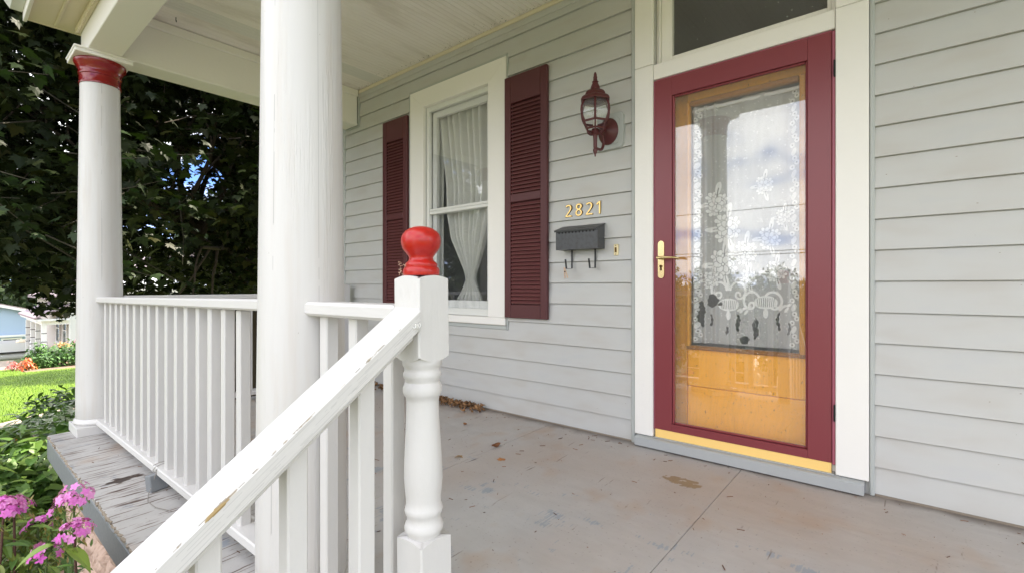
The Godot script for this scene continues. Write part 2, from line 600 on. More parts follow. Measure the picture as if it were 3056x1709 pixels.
# old paint on a turned wooden column: long grain, lifted seams and chips, as relief
func make_column_paint() -> void:
	var grain := noise(401, 1.0, 3)
	var chip := noise(402, 1.0, 4)
	var field := PackedFloat32Array()
	var w := 1024
	var h := 1024
	field.resize(w * h)
	for y in h:
		for x in w:
			var a := TAU * x / w
			var q := Vector2(cos(a), sin(a))
			var v := y / float(h) * 2.4
			var mask := clampf(chip.get_noise_3d(q.x * 1.8, v * 1.1, q.y * 1.8) * 3.2 + 0.1, 0.0, 1.0)
			var g := grain.get_noise_3d(q.x * 22.0, v * 3.0, q.y * 22.0)
			var c := chip.get_noise_3d(q.x * 9.0, v * 9.0, q.y * 9.0)
			var lift := smoothstep(0.1, 0.16, c) * 0.45
			field[y * w + x] = 0.45 + 0.3 * mask * g + 0.4 * mask * lift + 0.05 * c
	var bytes := PackedByteArray()
	bytes.resize(w * h)
	for k in w * h:
		bytes[k] = clampi(int(field[k] * 200.0), 0, 255)
	var im := Image.create_from_data(w, h, false, Image.FORMAT_L8, bytes)
	im.convert(Image.FORMAT_RGBA8)
	var m := plain("column_paint", rgb8(204, 201, 197), 0.45)
	m.heightmap_enabled = true
	m.heightmap_texture = ImageTexture.create_from_image(im)
	m.heightmap_scale = 0.23
	m.uv1_scale = Vector3(1, 0.4167, 1)
	var st := noise(403, 1.0, 4)
	m.albedo_texture = picture(512, 1024, func(x: int, y: int) -> Color:
		var a := TAU * x / 512.0
		var q := Vector2(cos(a), sin(a))
		var v := y / 1024.0 * 2.4
		var s := st.get_noise_3d(q.x * 2.5, v * 1.5, q.y * 2.5)
		var c := Color(1, 1, 1).lerp(rgb8(250, 247, 244), clampf(s * 1.5, 0.0, 1.0))
		var seam: float = minf(absf(fposmod(x / 512.0 * 6.0 + 0.1, 1.0) - 0.5), 0.5)
		if seam < 0.006 + 0.004 * s and st.get_noise_2d(x * 0.01, v * 2.0) > -0.1:
			c = c * 0.86
		var d := st.get_noise_3d(q.x * 30.0, v * 30.0, q.y * 30.0)
		if d > 0.74:
			c = c.lerp(rgb8(120, 104, 84), 0.5)
		return c)


# the stair rail: u along it, v once round it (top, side, bottom, side); bare wood shows along the worn edge
func make_handrail_paint() -> void:
	var a := noise(501, 1.0, 4)
	var b := noise(502, 1.0, 3)
	var t := picture(1024, 256, func(x: int, y: int) -> Color:
		var u := x / 1024.0 * 1.7
		var v := y / 256.0
		var c := Color(1, 1, 1) * (0.985 + 0.02 * b.get_noise_2d(u * 6.0, v * 60.0))
		var worn := 0.03 * maxf(0.0, a.get_noise_2d(u * 5.5, 3.0) - 0.12) + 0.008 * b.get_noise_2d(u * 30.0, v * 40.0)
		var d := absf(v - 0.35)
		if d < worn and u > 0.05:
			c = rgb8(188, 168, 134) if d < worn * 0.4 else rgb8(222, 214, 202)
			c = c * (0.85 + 0.3 * b.get_noise_2d(u * 9.0, v * 300.0))
		var knot := Vector2((u - 0.478) / 0.019, (v - 0.357) / 0.013).length() + 0.3 * b.get_noise_2d(u * 60.0, v * 40.0)
		if knot < 1.0:
			c = rgb8(178, 150, 92)
		if v > 0.35 and v < 0.5 and b.get_noise_2d(u * 5.0, v * 220.0) > 0.38:
			c = c * 0.9
		return c)
	var m := plain("handrail_paint", rgb8(211, 208, 204), 0.42)
	m.albedo_texture = t
	m.normal_enabled = true
	m.normal_texture = noise_map(503, 0.02, 3.0)
	m.normal_scale = 0.3
	m.texture_repeat = true


# cotton lace: net, dots, flowers and scrolls woven in, torn along its foot
func make_lace() -> void:
	var w := 640
	var h := 1536
	var a := PackedFloat32Array()
	a.resize(w * h)
	for y in h:
		for x in w:
			a[y * w + x] = 0.49 if (x * 3 + y * 5) % 4 else 0.4
	var r := RandomNumberGenerator.new()
	r.seed = 88
	for k in 420:
		lace_blob(a, w, h, Vector2(r.randf() * w, r.randf() * h), Vector2(3.4, 3.4), 0.0, 0.8)
	# border of ringed leaves down both sides
	for side in [34.0, w - 34.0]:
		var y := 30.0
		while y < h - 60.0:
			for k in 3:
				lace_ring(a, w, h, Vector2(side + 15.0 * sin(k * 2.1), y + k * 26.0), 15.0, 0.85)
			lace_blob(a, w, h, Vector2(side - 4.0, y + 92.0), Vector2(13, 24), 0.4, 0.85)
			y += 130.0
	# bouquets
	for b in [[150, 640, 1.0], [440, 560, 0.7], [215, 800, 1.15], [190, 1030, 1.2], [330, 960, 0.95], [470, 880, 0.85], [505, 1080, 0.8], [120, 1130, 0.7], [350, 1120, 0.7], [545, 760, 0.6]]:
		var o := Vector2(b[0], b[1])
		for k in 7:
			var an := TAU * k / 7.0 + 0.4
			var p: Vector2 = o + Vector2(cos(an), sin(an) * 1.35) * 74.0 * b[2] * (0.55 + 0.45 * (k % 2))
			if k % 2 == 0:
				lace_flower(a, w, h, p, 40.0 * b[2])
			else:
				lace_blob(a, w, h, p, Vector2(15, 42) * b[2], an + PI / 2, 0.88)
				lace_line(a, w, h, [o, p], 2.2, 0.12)
		lace_flower(a, w, h, o, 48.0 * b[2])
	# scrolls and a basket low in the middle
	for s in [-1.0, 1.0]:
		for c in [[225.0, 1170.0], [430.0, 1230.0]]:
			var pts := []
			for k in 40:
				var t := k / 39.0
				var rad := 62.0 * (1.0 - t * 0.85)
				pts.append(Vector2(c[0] + s * (68.0 - rad * cos(t * 9.0) * 0.9), c[1] + 60.0 - rad * sin(t * 9.0) - 40.0 * (1.0 - t)))
			lace_line(a, w, h, pts, 7.0, 0.92)
	for c in [Vector2(225, 1285), Vector2(450, 1265)]:
		lace_blob(a, w, h, c, Vector2(66, 40), 0.0, 0.92)
		for k in 9:
			lace_line(a, w, h, [c + Vector2(-48 + k * 12, -26), c + Vector2(-40 + k * 10, 26)], 1.6, 0.15)
		lace_blob(a, w, h, c + Vector2(0, 66), Vector2(14, 30), 0.0, 0.92)
		for k in 5:
			lace_blob(a, w, h, c + Vector2(70 + k * 14, 30 + k * 4 * (1 if k % 2 else -1)), Vector2(8, 19), 1.1 - 0.5 * (k % 2), 0.9)
	# rents
	for q in [[128, 1262, 34, 44], [172, 1280, 14, 12], [118, 1390, 9, 42], [285, 1400, 15, 56], [215, 1450, 10, 30], [392, 1432, 18, 60], [398, 1390, 10, 30], [520, 1382, 9, 60], [575, 1420, 8, 40], [60, 1350, 26, 90], [330, 1500, 30, 26]]:
		var wob := r.randf() * 9.0
		for y in range(maxi(0, q[1] - q[3]), mini(h, q[1] + q[3])):
			var t: float = (y - q[1]) / float(q[3])
			var half: float = q[2] * sqrt(1.0 - t * t) + 3.0 * sin(y * 0.21 + wob)
			var mid: float = q[0] + 5.0 * sin(y * 0.06 + wob)
			for x in range(maxi(0, int(mid - half)), mini(w, int(mid + half))):
				a[y * w + x] = 0.0
			for e in [-1.0, 1.0]:
				var xe := int(mid + e * (half + 2.0))
				if xe > 1 and xe < w - 2:
					a[y * w + xe] = 0.95
					a[y * w + xe + 1] = 0.8
	var bytes := PackedByteArray()
	bytes.resize(w * h * 4)
	for k in w * h:
		bytes[k * 4] = 246
		bytes[k * 4 + 1] = 246
		bytes[k * 4 + 2] = 240
		bytes[k * 4 + 3] = int(clampf(a[k], 0.0, 1.0) * 255.0)
	var m := plain("lace", Color.WHITE, 0.9)
	m.albedo_texture = ImageTexture.create_from_image(Image.create_from_data(w, h, false, Image.FORMAT_RGBA8, bytes))
	m.transparency = BaseMaterial3D.TRANSPARENCY_ALPHA
	m.cull_mode = BaseMaterial3D.CULL_DISABLED
	m.texture_repeat = false


func lace_blob(a: PackedFloat32Array, w: int, h: int, c: Vector2, s: Vector2, turn: float, value: float) -> void:
	var reach := ceili(maxf(s.x, s.y)) + 1
	for y in range(maxi(0, int(c.y) - reach), mini(h, int(c.y) + reach + 1)):
		for x in range(maxi(0, int(c.x) - reach), mini(w, int(c.x) + reach + 1)):
			var d := (Vector2(x, y) - c).rotated(-turn) / s
			if d.length_squared() < 1.0:
				a[y * w + x] = value


func lace_ring(a: PackedFloat32Array, w: int, h: int, c: Vector2, rad: float, value: float) -> void:
	lace_blob(a, w, h, c, Vector2(rad, rad), 0.0, value)
	lace_blob(a, w, h, c, Vector2(rad * 0.3, rad * 0.3), 0.0, 0.15)


func lace_line(a: PackedFloat32Array, w: int, h: int, pts: Array, wide: float, value: float) -> void:
	for k in pts.size() - 1:
		var p: Vector2 = pts[k]
		var q: Vector2 = pts[k + 1]
		var steps := maxi(1, int(p.distance_to(q) / maxf(1.0, wide * 0.5)))
		for i in steps + 1:
			lace_blob(a, w, h, p.lerp(q, float(i) / steps), Vector2(wide, wide), 0.0, value)


func lace_flower(a: PackedFloat32Array, w: int, h: int, c: Vector2, size: float) -> void:
	for k in 6:
		var an := TAU * k / 6.0
		var p := c + Vector2(cos(an), sin(an)) * size * 0.56
		lace_blob(a, w, h, p, Vector2(size * 0.47, size * 0.36), an, 0.12)
		lace_blob(a, w, h, p, Vector2(size * 0.42, size * 0.31), an, 0.92)
	lace_blob(a, w, h, c, Vector2(size, size) * 0.22, 0.0, 0.12)
	lace_blob(a, w, h, c, Vector2(size, size) * 0.15, 0.0, 0.95)


# ---------------------------------------------------------------- the house
const CEIL := 2.8

# one course of lap siding: sloping face, lip below, lock groove above; low and high cut it at an opening
func board(x0: float, x1: float, y: float, low := 0.012, high := 9.0) -> Geo:
	var g := Geo.new()
	var h := 0.1342
	var y0 := maxf(y, low)
	var top := minf(y + h - 0.0045, high)
	var a := lerpf(0.015, 0.001, (y0 - y) / (h - 0.0045))
	var b := lerpf(0.015, 0.001, (top - y) / (h - 0.0045))
	g.quad(Vector3(x0, y0, a), Vector3(x1, y0, a), Vector3(x1, top, b), Vector3(x0, top, b), Vector3(0, 0.014, h).normalized())
	g.quad(Vector3(x0, y0, a), Vector3(x1, y0, a), Vector3(x1, y0 + 0.0005, -0.004), Vector3(x0, y0 + 0.0005, -0.004), Vector3.DOWN)
	g.quad(Vector3(x0, top, b), Vector3(x1, top, b), Vector3(x1, top, -0.0035), Vector3(x0, top, -0.0035), Vector3.UP)
	for x in [x0, x1]:
		var nn := Vector3(-1 if x == x0 else 1, 0, 0)
		g.quad(Vector3(x, y0, a), Vector3(x, y0 + 0.0005, -0.0035), Vector3(x, top, -0.0035), Vector3(x, top, b), nn)
	return g


func build_house() -> void:
	var house := thing("house", "grey lap sided house with cream trim behind the porch", "house")
	# walls: a closed box with openings for window, door and fanlight
	var g := Geo.new()
	var zf := -0.004
	var zb := -0.16
	for r in [[-4.42, -3.175, -1.4, 3.0], [-2.436, -1.158, -1.4, 3.0], [-0.29, 3.4, -1.4, 3.0], [-3.175, -2.436, -1.4, 0.66], [-3.175, -2.436, 2.44, 3.0], [-1.158, -0.29, -1.4, 0.0], [-1.158, -0.29, 2.62, 3.0]]:
		g.span(Vector3(r[0], r[2], zb), Vector3(r[1], r[3], zf))
	g.span(Vector3(-4.42, 3.0, zb), Vector3(3.4, 5.6, zf))
	g.span(Vector3(-4.42, -1.4, -7.0), Vector3(-4.27, 5.6, zb))
	g.span(Vector3(3.25, -1.4, -7.0), Vector3(3.4, 5.6, zb))
	g.span(Vector3(-4.27, -1.4, -7.0), Vector3(3.25, 5.6, -6.85))
	var wall := put("wall", g, mats.siding, house)
	var pieces := []
	for k in 21:
		var y := -0.005 + 0.1342 * k
		if y + 0.1342 > 0.605 and y < 2.57:
			pieces.append([-4.392, -3.374, y])
			pieces.append([-2.2495, -1.292, y])
			if y < 0.599:
				pieces.append([-3.374, -2.2495, y, 0.012, 0.599])
			if y + 0.1342 > 2.59:
				pieces.append([-3.374, -2.2495, y, 2.579])
		else:
			pieces.append([-4.392, -1.292, y])
		pieces.append([-0.148, 3.38, y])
	for p in pieces:
		put("siding_board", board(p[0], p[1], p[2], p[3] if p.size() > 3 else 0.012, p[4] if p.size() > 4 else 9.0), mats.siding, wall)
	g = Geo.new()
	g.span(Vector3(-4.27, -0.06, -6.85), Vector3(3.25, 0.0, -0.16))
	put("interior_floor", g, mats.room_floor, house)
	g = Geo.new()
	g.span(Vector3(-4.27, 2.86, -6.85), Vector3(3.25, 2.92, -0.16))
	g.span(Vector3(-1.75, 0.0, -6.85), Vector3(-1.65, 2.86, -0.16))
	g.span(Vector3(-4.26, 0.0, -4.1), Vector3(-1.75, 2.86, -4.0))
	g.span(Vector3(-1.65, 0.0, -3.1), Vector3(3.24, 2.86, -3.0))
	put("interior_wall", g, mats.room_wall, house)
	g = Geo.new()
	g.prism(Transform3D(Basis(Vector3.UP, -PI / 2), Vector3(3.7, 0, 0)), PackedVector2Array([Vector2(0.35, 5.5), Vector2(-3.5, 7.6), Vector2(-7.3, 5.5), Vector2(-7.3, 5.62), Vector2(-3.5, 7.75), Vector2(0.35, 5.62)]), 0.0, 8.4)
	put("roof", g, mats.roof_shingle, house)
	# trim
	g = Geo.new()
	g.span(Vector3(-4.445, -0.2, -0.06), Vector3(-4.392, 5.4, 0.02), 0.004)
	put("corner_trim", g, mats.vinyl_trim, house)
	for e in [[-1.292, -1.2685], [-0.166, -0.148]]:
		g = Geo.new()
		g.span(Vector3(e[0], 0.0, 0.0), Vector3(e[1], CEIL - 0.03, 0.021), 0.004)
		put("channel_trim", g, mats.vinyl_trim, house)
	g = Geo.new()
	g.span(Vector3(-4.2, CEIL - 0.03, 0.0), Vector3(3.3, CEIL, 0.022), 0.004)
	put("ceiling_bead", g, mats.soffit_paint, house)
	g = Geo.new()
	g.span(Vector3(-4.2, CEIL - 0.075, 0.0), Vector3(3.3, CEIL - 0.031, 0.017), 0.003)
	put("frieze_strip", g, mats.siding, house)
	for e in [[-4.392, -1.27], [-0.15, 3.38]]:
		g = Geo.new()
		g.box(Transform3D(Basis(Vector3.RIGHT, 0.3), Vector3((e[0] + e[1]) / 2, 0.002, 0.0)), Vector3(e[1] - e[0], 0.022, 0.014), 0.003)
		put("skirt_board", g, mats.skirt, house)
	build_window(house)
	build_door(house)
	# nail heads, scuffs and flecks of grime on the boards
	var nr := RandomNumberGenerator.new()
	nr.seed = 23
	g = Geo.new()
	for k in 70:
		var x := nr.randf_range(-4.3, -1.3) if k % 2 else nr.randf_range(-0.12, 0.9)
		var y := nr.randf_range(0.03, 2.6)
		if x > -3.8 and x < -1.85 and y > 0.58 and y < 2.6:
			continue
		var up := fposmod(y + 0.005, 0.1342)
		var q := nr.randf_range(0.0012, 0.0032)
		g.box(at(x, y, lerpf(0.0153, 0.0013, up / 0.13)), Vector3(q * nr.randf_range(0.8, 2.5), q, 0.0012))
	put("nail_heads", g, mats.skirt, wall).set_meta("kind", "stuff")
	# mildew along the joint of wall and ceiling
	g = Geo.new()
	for k in 260:
		var z := 0.022 + absf(nr.randfn(0.0, 0.028))
		var q := nr.randf_range(0.001, 0.0035)
		g.box(Transform3D(Basis(Vector3.UP, nr.randf() * 3.0), Vector3(-1.2 - 3.0 * nr.randf(), CEIL - 0.0004, z)), Vector3(q * nr.randf_range(1.0, 3.0), 0.001, q))
	put("mildew", g, mats.grime, house).set_meta("kind", "stuff")
	# vinyl block that the lantern is screwed to
	g = Geo.new()
	var bx := -1.433
	var by := 1.842
	var oct := PackedVector2Array()
	for q in [[-0.094, -0.086], [-0.076, -0.106], [0.076, -0.106], [0.094, -0.086], [0.094, 0.086], [0.076, 0.106], [-0.076, 0.106], [-0.094, 0.086]]:
		oct.append(Vector2(q[0] + bx, q[1] + by))
	g.prism(Transform3D.IDENTITY, oct, 0.0, 0.03)
	var inner := PackedVector2Array()
	for q in oct:
		inner.append((q - Vector2(bx, by)) * 0.74 + Vector2(bx, by))
	g.prism(Transform3D.IDENTITY, inner, 0.0301, 0.036)
	put("lantern_block", g, mats.vinyl_trim, house)


func build_window(house: Node3D) -> void:
	var g := Geo.new()
	# casing: two jambs, head with mitred corners, each butted 1 mm apart
	var x0 := -3.35
	var x1 := -2.262
	var yt := 2.556
	var yb := 0.69
	var ix0 := -3.175
	var ix1 := -2.436
	var iy := 2.408
	g.prism(Transform3D.IDENTITY, PackedVector2Array([Vector2(x0, yb), Vector2(ix0, yb), Vector2(ix0, iy), Vector2(x0, yt)]), 0.0, 0.022)
	var win := put("window", g, mats.cream_paint, house)
	g = Geo.new()
	g.prism(Transform3D.IDENTITY, PackedVector2Array([Vector2(ix1, yb), Vector2(x1, yb), Vector2(x1, yt), Vector2(ix1, iy)]), 0.0, 0.022)
	put("casing", g, mats.cream_paint, win)
	g = Geo.new()
	g.prism(Transform3D.IDENTITY, PackedVector2Array([Vector2(ix0 + 0.0007, iy + 0.001), Vector2(ix1 - 0.0007, iy + 0.001), Vector2(x1 - 0.001, yt), Vector2(x0 + 0.001, yt)]), 0.0, 0.022)
	put("casing", g, mats.cream_paint, win)
	for e in [[Vector3(-3.372, 0.615, 0.0), Vector3(-3.351, 2.578, 0.018)], [Vector3(-2.261, 0.598, 0.0), Vector3(-2.25, 2.578, 0.018)], [Vector3(-3.35, 2.557, 0.0), Vector3(-2.262, 2.577, 0.018)]]:
		g = Geo.new()
		g.span(e[0], e[1], 0.004)
		put("channel_trim", g, mats.vinyl_trim, win)
	g = Geo.new()
	g.span(Vector3(-3.35, 0.632, -0.1), Vector3(-2.266, 0.688, 0.03), 0.006)
	put("sill", g, mats.cream_paint, win)
	g = Geo.new()
	g.span(Vector3(-3.35, 0.6, 0.0), Vector3(-2.262, 0.631, 0.014), 0.004)
	put("apron", g, mats.vinyl_trim, win)
	# jamb lining
	g = Geo.new()
	g.span(Vector3(-3.194, 0.69, -0.15), Vector3(-3.176, 2.44, -0.001))
	g.span(Vector3(-2.435, 0.69, -0.15), Vector3(-2.417, 2.44, -0.001))
	g.span(Vector3(-3.175, 2.409, -0.15), Vector3(-2.436, 2.44, -0.001))
	put("jamb_lining", g, mats.cream_paint, win)
	# aluminium storm frame and its rails
	var za := -0.045
	var zc := -0.012
	for e in [["storm_frame", -3.175, -3.143, 0.69, 2.408], ["storm_frame", -2.468, -2.436, 0.69, 2.408], ["storm_frame", -3.142, -2.469, 2.37, 2.408], ["storm_frame", -3.142, -2.469, 0.69, 0.742]]:
		g = Geo.new()
		g.span(Vector3(e[1], e[3], za), Vector3(e[2], e[4], zc), 0.003)
		put(e[0], g, mats.aluminium_white, win)
	g = Geo.new()
	g.span(Vector3(-3.142, 1.508, -0.04), Vector3(-2.469, 1.532, -0.016), 0.003)
	g.span(Vector3(-3.142, 1.534, -0.036), Vector3(-2.469, 1.553, -0.018), 0.003)
	put("meeting_rail", g, mats.aluminium_white, win)
	# wooden sash behind
	g = Geo.new()
	for e in [[-3.142, -3.095, 0.74, 2.37], [-2.515, -2.469, 0.74, 2.37], [-3.095, -2.515, 2.32, 2.37], [-3.095, -2.515, 0.74, 0.8], [-3.095, -2.515, 1.51, 1.55]]:
		g.span(Vector3(e[0], e[2], -0.085), Vector3(e[1], e[3], -0.055))
	put("sash", g, mats.white_vinyl, win)
	for e in [[1.55, 2.37, -0.034], [0.742, 1.51, -0.028]]:
		g = Geo.new()
		g.quad(Vector3(-3.143, e[0], e[2]), Vector3(-2.468, e[0], e[2]), Vector3(-2.468, e[1], e[2]), Vector3(-3.143, e[1], e[2]), Vector3.BACK)
		var p := put("pane", g, mats.pane, win)
		p.set_meta("label", "upper pane" if e[0] > 1.0 else "lower pane")
		g = Geo.new()
		g.quad(Vector3(-3.143, e[0], e[2] - 0.004), Vector3(-2.468, e[0], e[2] - 0.004), Vector3(-2.468, e[1], e[2] - 0.004), Vector3(-3.143, e[1], e[2] - 0.004), Vector3.BACK)
		put("added_mirror_sheet", g, mats.window_mirror, win)  # sheet added behind the glass for stronger reflections


func build_door(house: Node3D) -> void:
	var g := Geo.new()
	# casing: full height jamb boards, each of a lower and an upper length
	g.span(Vector3(-1.268, 0.06, 0.0), Vector3(-1.158, 2.168, 0.026), 0.003)
	var dc := put("door_casing", g, mats.cream_paint, house)
	for e in [[Vector3(-1.268, 2.17, 0.0), Vector3(-1.158, 2.799, 0.026)], [Vector3(-0.29, 0.06, 0.0), Vector3(-0.168, 2.164, 0.026)], [Vector3(-0.29, 2.166, 0.0), Vector3(-0.168, 2.799, 0.026)]]:
		g = Geo.new()
		g.span(e[0], e[1], 0.003)
		put("casing_board", g, mats.cream_paint, dc)
	g = Geo.new()
	g.span(Vector3(-1.156, 2.08, -0.12), Vector3(-0.292, 2.166, 0.02), 0.003)
	put("transom_bar", g, mats.cream_paint, dc)
	g = Geo.new()
	g.span(Vector3(-1.157, 2.62, -0.12), Vector3(-0.291, 2.799, 0.02), 0.003)
	put("head_board", g, mats.cream_paint, dc)
	for x in [-1.157, -0.311]:
		g = Geo.new()
		g.span(Vector3(x, 0.06, -0.16), Vector3(x + 0.02, 2.079, -0.016))
		g.span(Vector3(x, 2.167, -0.16), Vector3(x + 0.02, 2.619, -0.03))
		put("jamb_lining", g, mats.cream_paint, dc)
	# fanlight
	g = Geo.new()
	for e in [[-1.13, -1.068, 2.17, 2.615], [-0.328, -0.312, 2.17, 2.615], [-1.068, -0.328, 2.17, 2.208], [-1.068, -0.328, 2.57, 2.615]]:
		g.span(Vector3(e[0], e[2], -0.065), Vector3(e[1], e[3], -0.03), 0.003)
	var tr := put("fanlight", g, mats.cream_paint, house)
	g = Geo.new()
	g.span(Vector3(-1.136, 2.17, -0.055), Vector3(-1.131, 2.615, -0.012))
	put("stop_bead", g, mats.cream_paint, tr)
	g = Geo.new()
	g.quad(Vector3(-1.07, 2.205, -0.045), Vector3(-0.326, 2.205, -0.045), Vector3(-0.326, 2.572, -0.045), Vector3(-1.07, 2.572, -0.045), Vector3.BACK)
	put("pane", g, mats.pane, tr)
	g = Geo.new()
	g.quad(Vector3(-1.07, 2.205, -0.05), Vector3(-0.326, 2.205, -0.05), Vector3(-0.326, 2.572, -0.05), Vector3(-1.07, 2.572, -0.05), Vector3.BACK)
	put("added_mirror_sheet", g, mats.pane_mirror, tr)  # added so that the fanlight mirrors more of the ceiling
	# flecks of old paint left on the fanlight
	var fr := RandomNumberGenerator.new()
	fr.seed = 14
	g = Geo.new()
	for k in 30:
		var c := Vector3(fr.randf_range(-1.06, -0.34), 2.21 + 0.34 * pow(fr.randf(), 1.4), -0.0445)
		g.box(at(c.x, c.y, c.z), Vector3(fr.randf_range(0.0015, 0.004), fr.randf_range(0.002, 0.012 if k % 6 == 0 else 0.004), 0.0006))
	put("paint_flecks", g, mats.white_vinyl, tr).set_meta("kind", "stuff")
	# sill, sloping out
	g = Geo.new()
	g.prism(Transform3D(Basis(Vector3.UP, -PI / 2), Vector3(-0.183, 0, 0)), PackedVector2Array([Vector2(-0.18, 0.0), Vector2(0.062, 0.006), Vector2(0.064, 0.05), Vector2(0.055, 0.056), Vector2(-0.18, 0.062)]), 0.0, 1.068)
	put("door_sill", g, mats.grey_paint, house)
	g = Geo.new()
	g.span(Vector3(-1.155, 0.0565, -0.15), Vector3(-0.295, 0.062, 0.03), 0.002)
	put("threshold", g, mats.grey_paint, house)
	# oak door: stiles, rails, two wide boards below the glass
	g = Geo.new()
	g.span(Vector3(-1.125, 0.065, -0.13), Vector3(-1.003, 2.07, -0.087), 0.003)
	var door := put("entry_door", g, mats.oak_upright, house)
	g = Geo.new()
	g.span(Vector3(-0.419, 0.065, -0.13), Vector3(-0.325, 2.07, -0.087), 0.003)
	put("stile", g, mats.oak_upright, door)
	g = Geo.new()
	g.span(Vector3(-1.002, 1.945, -0.13), Vector3(-0.42, 2.07, -0.0875), 0.003)
	put("rail", g, mats.oak, door)
	for e in [[0.065, 0.352], [0.3545, 0.56]]:
		g = Geo.new()
		g.span(Vector3(-1.002, e[0], -0.125), Vector3(-0.42, e[1], -0.092), 0.003)
		put("board", g, mats.oak, door)
	# mouldings round the glass, the lower one carved
	for e in [["oak_upright", -1.002, -0.985, 0.575, 1.944], ["oak_upright", -0.449, -0.42, 0.575, 1.944], ["oak_dark", -0.984, -0.45, 1.918, 1.944], ["oak_dark", -1.003, -0.419, 0.561, 0.582]]:
		g = Geo.new()
		g.span(Vector3(e[1], e[3], -0.11), Vector3(e[2], e[4], -0.07), 0.006)
		put("moulding", g, mats[e[0]], door)
	g = Geo.new()
	for k in 72:
		var x := -0.998 + k * 0.00805
		g.span(Vector3(x, 0.563, -0.072), Vector3(x + 0.0045, 0.58, -0.067), 0.002)
	put("carving", g, mats.oak_dark, door).set_meta("kind", "stuff")
	g = Geo.new()
	g.quad(Vector3(-0.986, 0.58, -0.1), Vector3(-0.448, 0.58, -0.1), Vector3(-0.448, 1.92, -0.1), Vector3(-0.986, 1.92, -0.1), Vector3.BACK)
	put("pane", g, mats.pane, door)
	# storm door
	var z0 := -0.014
	var z1 := 0.018
	g = Geo.new()
	g.span(Vector3(-1.148, 0.108, z0), Vector3(-1.0495, 2.07, z1), 0.0015)
	var storm := put("storm_door", g, mats.maroon_metal, house)
	for e in [["stile", -0.4005, -0.306, 0.108, 2.07], ["rail", -1.0493, -0.4007, 1.968, 2.07], ["rail", -1.0493, -0.4007, 0.108, 0.148]]:
		g = Geo.new()
		g.span(Vector3(e[1], e[3], z0), Vector3(e[2], e[4], z1), 0.0015 if e[0] == "stile" else 0.0)
		put(e[0], g, mats.maroon_metal, storm)
	# raised bead round the glass
	for e in [[-1.0495, -1.04, 0.1485, 1.9675], [-0.41, -0.4005, 0.1485, 1.9675], [-1.039, -0.411, 1.958, 1.9675], [-1.039, -0.411, 0.1485, 0.158]]:
		g = Geo.new()
		g.span(Vector3(e[0], e[2], z0 + 0.002), Vector3(e[1], e[3], z1 - 0.006), 0.004)
		put("glazing_bead", g, mats.maroon_metal, storm)
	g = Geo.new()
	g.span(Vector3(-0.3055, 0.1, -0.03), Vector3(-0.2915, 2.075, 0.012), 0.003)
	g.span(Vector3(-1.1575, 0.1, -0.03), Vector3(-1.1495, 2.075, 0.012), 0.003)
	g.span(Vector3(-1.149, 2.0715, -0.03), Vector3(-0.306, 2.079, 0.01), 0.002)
	put("hinge_rail", g, mats.maroon_pale_strip, storm)
	g = Geo.new()
	g.span(Vector3(-1.147, 0.058, -0.008), Vector3(-0.307, 0.1075, 0.0155), 0.002)
	put("kickplate", g, mats.gold_plate, storm)
	for z in [0.0, -0.006]:
		g = Geo.new()
		g.quad(Vector3(-1.042, 0.156, z), Vector3(-0.408, 0.156, z), Vector3(-0.408, 1.96, z), Vector3(-1.042, 1.96, z), Vector3.BACK)
		put("pane", g, mats.pane, storm)
	g = Geo.new()
	g.quad(Vector3(-1.042, 0.156, -0.003), Vector3(-0.408, 0.156, -0.003), Vector3(-0.408, 1.96, -0.003), Vector3(-1.042, 1.96, -0.003), Vector3.BACK)
	put("added_mirror_sheet", g, mats.pane_mirror, storm)  # added between the two panes to mirror more of the sky
	for y in [0.3, 1.86]:
		g = Geo.new()
		g.span(Vector3(-0.2975, y, 0.013), Vector3(-0.2905, y + 0.075, 0.029), 0.002)
		put("hinge", g, mats.dark, storm)
	# brass handle set
	var hx := -1.1095
	g = Geo.new()
	var plate := PackedVector2Array()
	for k in 9:
		var an := PI * k / 8.0
		plate.append(Vector2(hx + 0.018 * cos(an), 1.147 + 0.018 * sin(an)))
	plate.append(Vector2(hx - 0.018, 1.05))
	for k in 9:
		var an := PI + PI * k / 8.0
		plate.append(Vector2(hx + 0.018 * cos(an), 0.973 + 0.018 * sin(an)))
	g.prism(Transform3D.IDENTITY, plate, 0.018, 0.025)
	put("handle_plate", g, mats.brass, storm)
	g = Geo.new()
	g.tube(PackedVector3Array([Vector3(hx, 1.068, 0.02), Vector3(hx, 1.068, 0.058)]), 0.009, 10)
	g.tube(PackedVector3Array([Vector3(hx - 0.008, 1.068, 0.058), Vector3(hx + 0.03, 1.069, 0.062), Vector3(hx + 0.08, 1.067, 0.06), Vector3(hx + 0.115, 1.062, 0.055)]), [0.009, 0.008, 0.0065, 0.0055], 10)
	put("lever", g, mats.brass, storm)
	g = Geo.new()
	g.tube(PackedVector3Array([Vector3(hx, 1.022, 0.0245), Vector3(hx, 1.022, 0.0285)]), 0.0085, 12)
	g.span(Vector3(hx - 0.005, 0.998, 0.0245), Vector3(hx + 0.005, 1.02, 0.028), 0.001)
	put("lock_cylinder", g, mats.aged_brass, storm)
	g = Geo.new()
	g.span(Vector3(hx - 0.0015, 1.004, 0.0275), Vector3(hx + 0.0015, 1.024, 0.0292))
	put("keyhole", g, mats.dark, storm)


